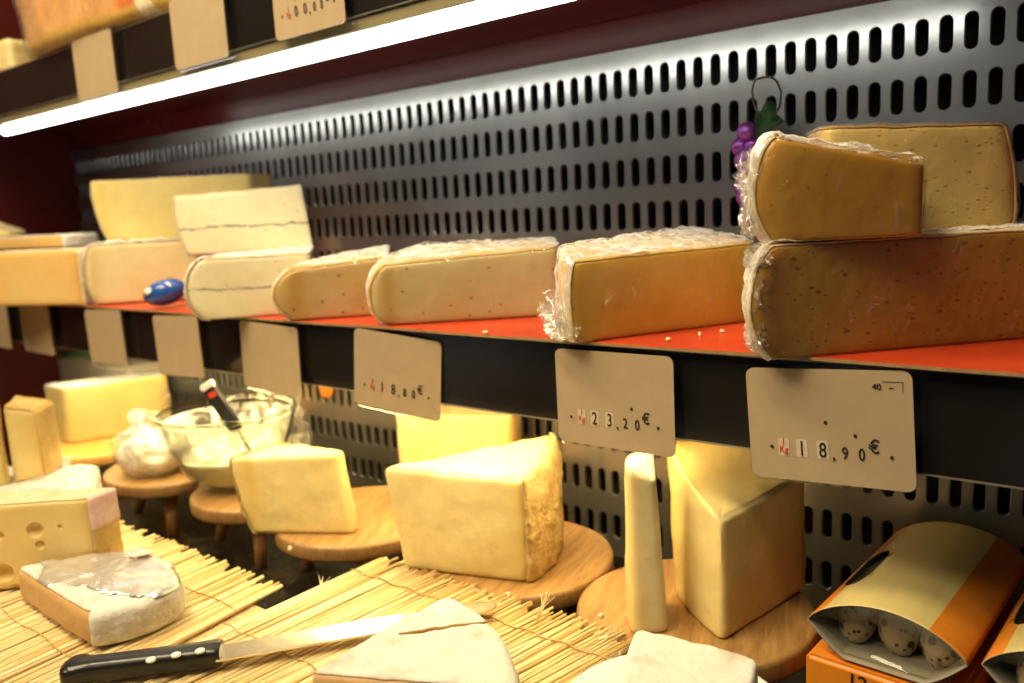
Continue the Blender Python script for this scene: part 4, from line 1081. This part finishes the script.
# handle: an outline extruded, with a swollen butt
ax = (h1_-h0); Ld = ax.length; ax.normalize(); sd = Vector((ax.y, -ax.x, 0))      # sd points to the near side
def sect(t):                                   # half width towards the eye, away from it, and height along the handle
    lo = .0090 + .0030*math.exp(-((t-.06)/.07)**2) + .0020*t
    hi = .0105 + .0055*math.exp(-((t-.10)/.06)**2) - .0010*math.sin(PI*t)
    return lo, hi, .0150
V, F = [], []
NS, NC = 46, 20
for a_ in range(NS+1):
    t = a_/NS; lo, hi, ht_ = sect(t)
    e = min(1, math.sqrt(max(0, 1-(1-min(1, t/.075))**2))) if t < .075 else (1 if t < .985 else 1-.12*(t-.985)/.015)
    e = max(e, .05)
    for k in range(NC):
        a = 2*PI*k/NC; ca, sa = math.cos(a), math.sin(a)
        pw = lambda q_: math.copysign(abs(q_)**.55, q_)
        y_ = pw(ca)*(lo if ca > 0 else hi)*e; z_ = .5*ht_*(1+pw(sa)*(.35+.65*e))
        V.append(Vector((h0.x, h0.y, kz+.0004))+ax*(Ld*t)+sd*y_+Vector((0, 0, z_))-r.location)
for a_ in range(NS):
    for k in range(NC): q_ = (k+1) % NC; F.append((a_*NC+k, a_*NC+q_, (a_+1)*NC+q_, (a_+1)*NC+k))
F.append(tuple(range(NC))[::-1]); F.append(tuple(NS*NC+k for k in range(NC)))
hm = mesh(V, F); bm = bmesh.new(); bm.from_mesh(hm); bmesh.ops.recalc_face_normals(bm, faces=bm.faces); bm.to_mesh(hm); bm.free(); hm.set_sharp_from_angle(angle=math.radians(60))
hd = link('handle', hm, M['black_plastic'], r)
V, F = lathe([(.0001, 0), (.0034, 0), (.0034, .0012), (.003, .0016), (.0001, .0016)], 20, False); rm = mesh(V, F); rm.materials.append(M['rivet'])
for px, py in ((151, 660), (176, 655), (200, 651)):
    q = onZ(px, py, kz+.0160); add('rivet', rm, r, q-r.location-Vector((0, 0, .0006)))
bx = (tip-h1_); Lb = bx.length; bx.normalize(); sb = Vector((bx.y, -bx.x, 0))
ob = [(-.012, -.0105), (Lb*.5, -.0118), (Lb*.85, -.0110), (Lb*.95, -.0085), (Lb*.99, -.004), (Lb, 0), (Lb*.99, .004), (Lb*.95, .0085), (Lb*.85, .0112), (Lb*.5, .0120), (-.001, .0112), (-.012, .0085)]
bm = bmesh.new(); vs = [bm.verts.new(Vector((h1_.x, h1_.y, kz+.0066))+bx*x_+sb*y_-r.location) for x_, y_ in ob]; fc = bm.faces.new(vs)
ex = bmesh.ops.extrude_face_region(bm, geom=[fc]); bmesh.ops.translate(bm, verts=[g for g in ex['geom'] if isinstance(g, bmesh.types.BMVert)], vec=(0, 0, .0016))
link('blade', from_bm(bm, False), M['blade'], r)

# crumbs
bm = bmesh.new(); bmesh.ops.create_icosphere(bm, subdivisions=2, radius=.0022)
for v in bm.verts: v.co *= 1+.5*noise.noise(v.co*700)
crm = from_bm(bm, False); crm.materials.append(M['crumb'])
for i, (px, py, z, lab) in enumerate([(509, 594, ZB, 'tiny cheese crumb on the middle board near its front rim'), (601, 616, ZB, 'tiny cheese crumb on the board beside the thin slice'), (290, 548, ZB, 'tiny cheese crumb at the edge of the board by the yellow wedge'), (477, 592, ZB, 'tiny cheese crumb on the middle board below the crusty wedge')]):
    q = onZ(px, py, z+.0015); c_ = add('cheese_crumb', crm, None, q); c_.rotation_euler = (i, i*2, i*.7); tag(c_, lab, 'crumb', 'crumbs on the boards')
for i, (px, py) in enumerate([(486, 332), (640, 333), (700, 334), (668, 339), (722, 331)]):
    q = onZ(px, py, ZS+.0012); c_ = add('film_scrap', crm, None, q); c_.rotation_euler = (i, i*2, i*.7); c_.scale = (1.6 if i == 0 else .7, .8, .5)
    tag(c_, 'pale scrap on the red liner beside the %s' % ('pale tan wedge' if i == 0 else 'amber block'), 'scrap', 'scraps on the red liner')

# ------------------------------------------------------------------ quail egg packs
egg_v = lathe([(.0001, -.0165), (.005, -.0155), (.009, -.0115), (.0115, -.0055), (.0122, 0), (.0115, .006), (.0092, .0115), (.006, .0148), (.003, .0163), (.0001, .0167)], 20, False)
egg_m = mesh(*egg_v); egg_m.materials.append(M['egg'])
PW, PLn, PHh = .118, .128, .0425
def lens(n=44, w=None, h=None):
    w, h = w or PW, h or PHh
    top = [(-w/2+w*k/n, h/2 + h/2*(1-(2*k/n-1)**2)**.75) for k in range(n+1)]
    bot = [(-w/2+w*(1-k/n), h/2 - h/2*min(1, 1.35*(1-(1-2*k/n)**2))**1.0) for k in range(1, n)]
    return top, bot
def pack(loc, rz, label, group, eggs=True, window=True, textmark=None, plain=False):
    r = empty('egg_pack', loc, label, 'egg pack', group, rz)
    top, bot = lens(); loop = top+bot; n = len(loop); nt_ = len(top)
    rows_ = 60
    V, F, mi = [], [], []
    wy, wx, ay, ax_ = PLn*.44, -PW*.365, PLn*.20, PW*.085
    ee = lambda x, y: (abs((y-wy)/ay)**2.6 + abs((x-wx)/ax_)**2.6)**(1/2.6)
    zx = lambda x: PHh/2 + PHh/2*max(0, 1-(2*x/PW)**2)**.75
    for j in range(rows_+1):
        for i, (x, z) in enumerate(loop):
            y = PLn*j/rows_
            if window and i < nt_:
                e = ee(x, y)
                if .80 < e < 1.22: x = wx+(x-wx)/e; y = wy+(y-wy)/e; z = zx(x)
            V.append((x, y, z))
    for j in range(rows_):
        for i in range(n):
            k = (i+1) % n
            y = PLn*(j+.5)/rows_; xm = (loop[i][0]+loop[k][0])/2
            isTop = i < nt_-1
            if window and isTop and ee(xm, y) < 1: continue
            F.append((j*n+i, j*n+k, (j+1)*n+k, (j+1)*n+i))
            f = (xm+PW/2)/PW
            mi.append(0 if (isTop and not plain and .11 < f < .77) else (1 if isTop else 2))
    o = link('sleeve', mesh(V, F, True, mi), [M['sleeve_cream'], M['sleeve_orange'], M['sleeve_orange'], M['sleeve_in'], M['sleeve_in'], M['sleeve_in']], r)
    s = o.modifiers.new('thickness', 'SOLIDIFY'); s.thickness = .0008; s.offset = -1; s.material_offset = 3; s.material_offset_rim = 3
    # clear tray inside
    V, F = [], []
    for j in range(13):
        y = .004+(PLn-.008)*j/12
        for x, z in loop: V.append((x*.955, y, .0022+(z-.0022)*.93))
    for j in range(12):
        for i in range(n): F.append((j*n+i, j*n+(i+1) % n, (j+1)*n+(i+1) % n, (j+1)*n+i))
    F.append(tuple(range(n)))
    link('clear_tray', mesh(V, F, True), M['clear'], r)
    box('tray_floor', (-PW*.38, PW*.38, .006, PLn-.006, .0012, .0022), M['sleeve_in'], r)
    if textmark:
        t = text('printed_number', textmark, .018, .01, .0, M['ink'], r); t.location = (PW*.02, -.0003, PHh*.35)
    return r
PK1 = empty  # keep the name of the helper short
dirn = Vector((1, 0))
zp = .0885
tipL = onZ(806, 620, zp+.0212); tipR = onZ(969, 665, zp+.0212)
wv = (tipR-tipL); PW = wv.length
bl = onZ(907, 533, zp+.0212); print('PK', math.degrees(math.atan2(wv.y, wv.x)), math.degrees(math.atan2((bl-tipL).y, (bl-tipL).x))-90, (bl-tipL).length)
rz = math.atan2(wv.y, wv.x)*.5 + .5*(math.atan2((bl-tipL).y, (bl-tipL).x)-PI/2); PLn = (bl-tipL).length*.93
print('PACK width', PW, 'rz', math.degrees(rz), tipL, tipR)
cenp = (tipL+tipR)/2; cenp.z = zp
far = Vector((-math.sin(rz), math.cos(rz), 0))
pk = pack(cenp, rz, 'egg pack with cream and orange sleeve on top of the stack, two speckled eggs showing', 'quail egg packs')
pz1 = cenp
def egg(base, rz, x, y, label):
    loc = Vector(base)+Vector((math.cos(rz)*x-math.sin(rz)*y, math.sin(rz)*x+math.cos(rz)*y, .0148))
    e = add('quail_egg', egg_m, None, loc); e.rotation_euler = (math.radians(random.uniform(-18, 18)), math.radians(random.uniform(-16, 16)), random.uniform(0, 6)); tag(e, label, 'egg', 'quail eggs in the packs')
    return e
for j in range(4):
    for i in range(3):
        x = (-.34+.31*i)*PW*.86+.004; y = .026+.031*j
        lab = ['speckled quail egg at the narrow end of the top pack opening', 'speckled quail egg in the middle of the top pack opening', 'speckled quail egg at the wide orange side of the top pack opening'][i] if j == 0 else 'speckled quail egg in the cut-out window or rear of the top pack'
        egg((cenp.x, cenp.y, zp+.0024), rz, x, y, lab)
# packs below and beside
c2 = cenp.copy()
r = empty('egg_pack', (c2.x-far.x*.004, c2.y-far.y*.004, .0438), 'orange egg pack marked 12 directly under the top pack', 'egg pack', 'quail egg packs', rz)
link('carton', from_bm(box_bm(-PW*.5, PW*.47, 0, PLn*.95, 0, .0425, bev=.003, seg=3), False), M['sleeve_orange'], r)
t = text('printed_number', '12', .0135, -.014, .0300, M['ink'], r); t.location.y = -.0006
box('lid_seam', (-PW*.49, PW*.46, -.0004, PLn*.9, .0120, .0125), M['sleeve_in'], r)
pack((c2.x, c2.y, .0002), rz, 'lowest egg pack of the stack, on the granite', 'quail egg packs', window=False)
tl3 = onZ(981, 664, zp+.0212)
c3 = tl3 + Vector((math.cos(rz), math.sin(rz), 0))*(PW/2) ; c3.z = zp
pack((c3.x, c3.y, zp), rz, 'egg pack cut off by the picture edge, beside the top pack', 'quail egg packs')
for i in range(2):
    for j in range(3): egg((c3.x, c3.y, zp+.0024), rz, (-.30+.31*i)*PW*.86+.004, .016+.029*j, 'speckled quail egg in the pack cut off by the picture edge')
for k, (zz_, lab) in enumerate([(.0438, 'middle egg pack of the stack cut off by the picture edge'), (.0002, 'lowest egg pack of the stack cut off by the picture edge')]):
    pack((c3.x, c3.y, zz_), rz, lab, 'quail egg packs', window=False)

# ------------------------------------------------------------------ cured ham on the upper shelf
zu = .6368
A, B = onZ(18, 47, zu), onZ(178, 9, zu)
print('HAM', A, B)
Y0 = .520
ax0, ax1 = onY(18, 52, Y0).x, onY(182, 8, Y0).x
lf = loaf([PT(ax0, Y0+.015, .16, (-.01, 0), (-.03, 0)), PT(ax0+.10, Y0-.004, .17), PT(ax1, Y0+.012, .17, (.02, 0)), PT(ax1+.02, Y0+.14, .16, (.02, 0)), PT(ax0-.01, Y0+.13, .16, (-.01, 0))], [('c', .004), ('c', .004), ('r', .01), ('r', .01), ('r', .01)], zu, step=.006, r=.012, nz=14, amp=(.002, .003), fr=30, seed=60)
o = body('cured_ham', lf, M['ham'], 'cured ham with yellow fat edge on the upper shelf', 'ham')
shell('wrapping_film', lf, ('c', 'r', 'top'), .003, M['film'], o, 0, .002, seed=63)
A = onZ(-25, 62, zu); 
ax0b, ax1b = -1.64, onY(10, 58, Y0+.02).x
lf = loaf([PT(ax0b, Y0+.02, .05), PT(ax1b, Y0+.02, .045), PT(ax1b-.02, Y0+.09, .045), PT(ax0b, Y0+.09, .05)], [('c', 0)]*4, zu, step=.006, r=.006, amp=(.001, .001), seed=64)
o = body('cheese_wedge', lf, M['ivory'], 'pale cheese beside the ham on the upper shelf', 'cheese')
shell('rind', lf, ('top',), .0003, M['rind_white'], o, .001)

# small flat orange disc on the wall under the shelf
q = onY(327, 388, .7385)
bm = bmesh.new(); bmesh.ops.create_uvsphere(bm, u_segments=20, v_segments=10, radius=1)
for v in bm.verts: v.co = Vector((v.co.x*.016, v.co.y*.003, v.co.z*.014))
o = link('orange_disc', from_bm(bm, True), M['sleeve_orange'], None, (q.x, .7365, q.z)); tag(o, 'small round orange sticker on the steel wall under the shelf', 'disc')

# ------------------------------------------------------------------ light
w = bpy.data.worlds.new('shop'); S.world = w; w.use_nodes = True; nt = w.node_tree; nt.nodes.clear()
out = nt.nodes.new('ShaderNodeOutputWorld'); bg = nt.nodes.new('ShaderNodeBackground')
tc = N(nt, 'TexCoord'); n = N(nt, 'TexNoise', Scale=4.2, Detail=5); L(nt, tc.outputs['Generated'], n.inputs['Vector'])
L(nt, mixc(nt, ramp(nt, n.outputs['Fac'], .46, .64), (.012, .012, .013), (.50, .50, .50)), bg.inputs['Color'])
bg.inputs['Strength'].default_value = .5; L(nt, bg.outputs[0], out.inputs['Surface'])
def area(name, loc, tgt, sx, sy, e, col):
    l = bpy.data.lights.new(name, 'AREA'); l.shape = 'RECTANGLE'; l.size = sx; l.size_y = sy; l.energy = e; l.color = col
    o = bpy.data.objects.new(name, l); COL.objects.link(o); o.location = loc
    o.rotation_euler = (Vector(tgt)-Vector(loc)).to_track_quat('-Z', 'Y').to_euler(); return o
area('shop_ceiling_light', (-1.2, -1.3, 2.1), (-.6, .5, .3), 1.6, .5, 48, (1, .83, .54))
area('counter_front_light', (-.75, .12, 1.25), (-.65, .38, .08), 1.3, .05, 21, (1, .80, .47))

vs_ = S.view_settings; S.display_settings.display_device = 'sRGB'
vs_.view_transform = 'Standard'; vs_.look = 'None'; vs_.gamma = 1; vs_.exposure = 0; vs_.use_curve_mapping = False
S.cycles.use_denoising = True; S.cycles.max_bounces = 10; S.cycles.transparent_max_bounces = 24; S.cycles.sample_clamp_indirect = 6
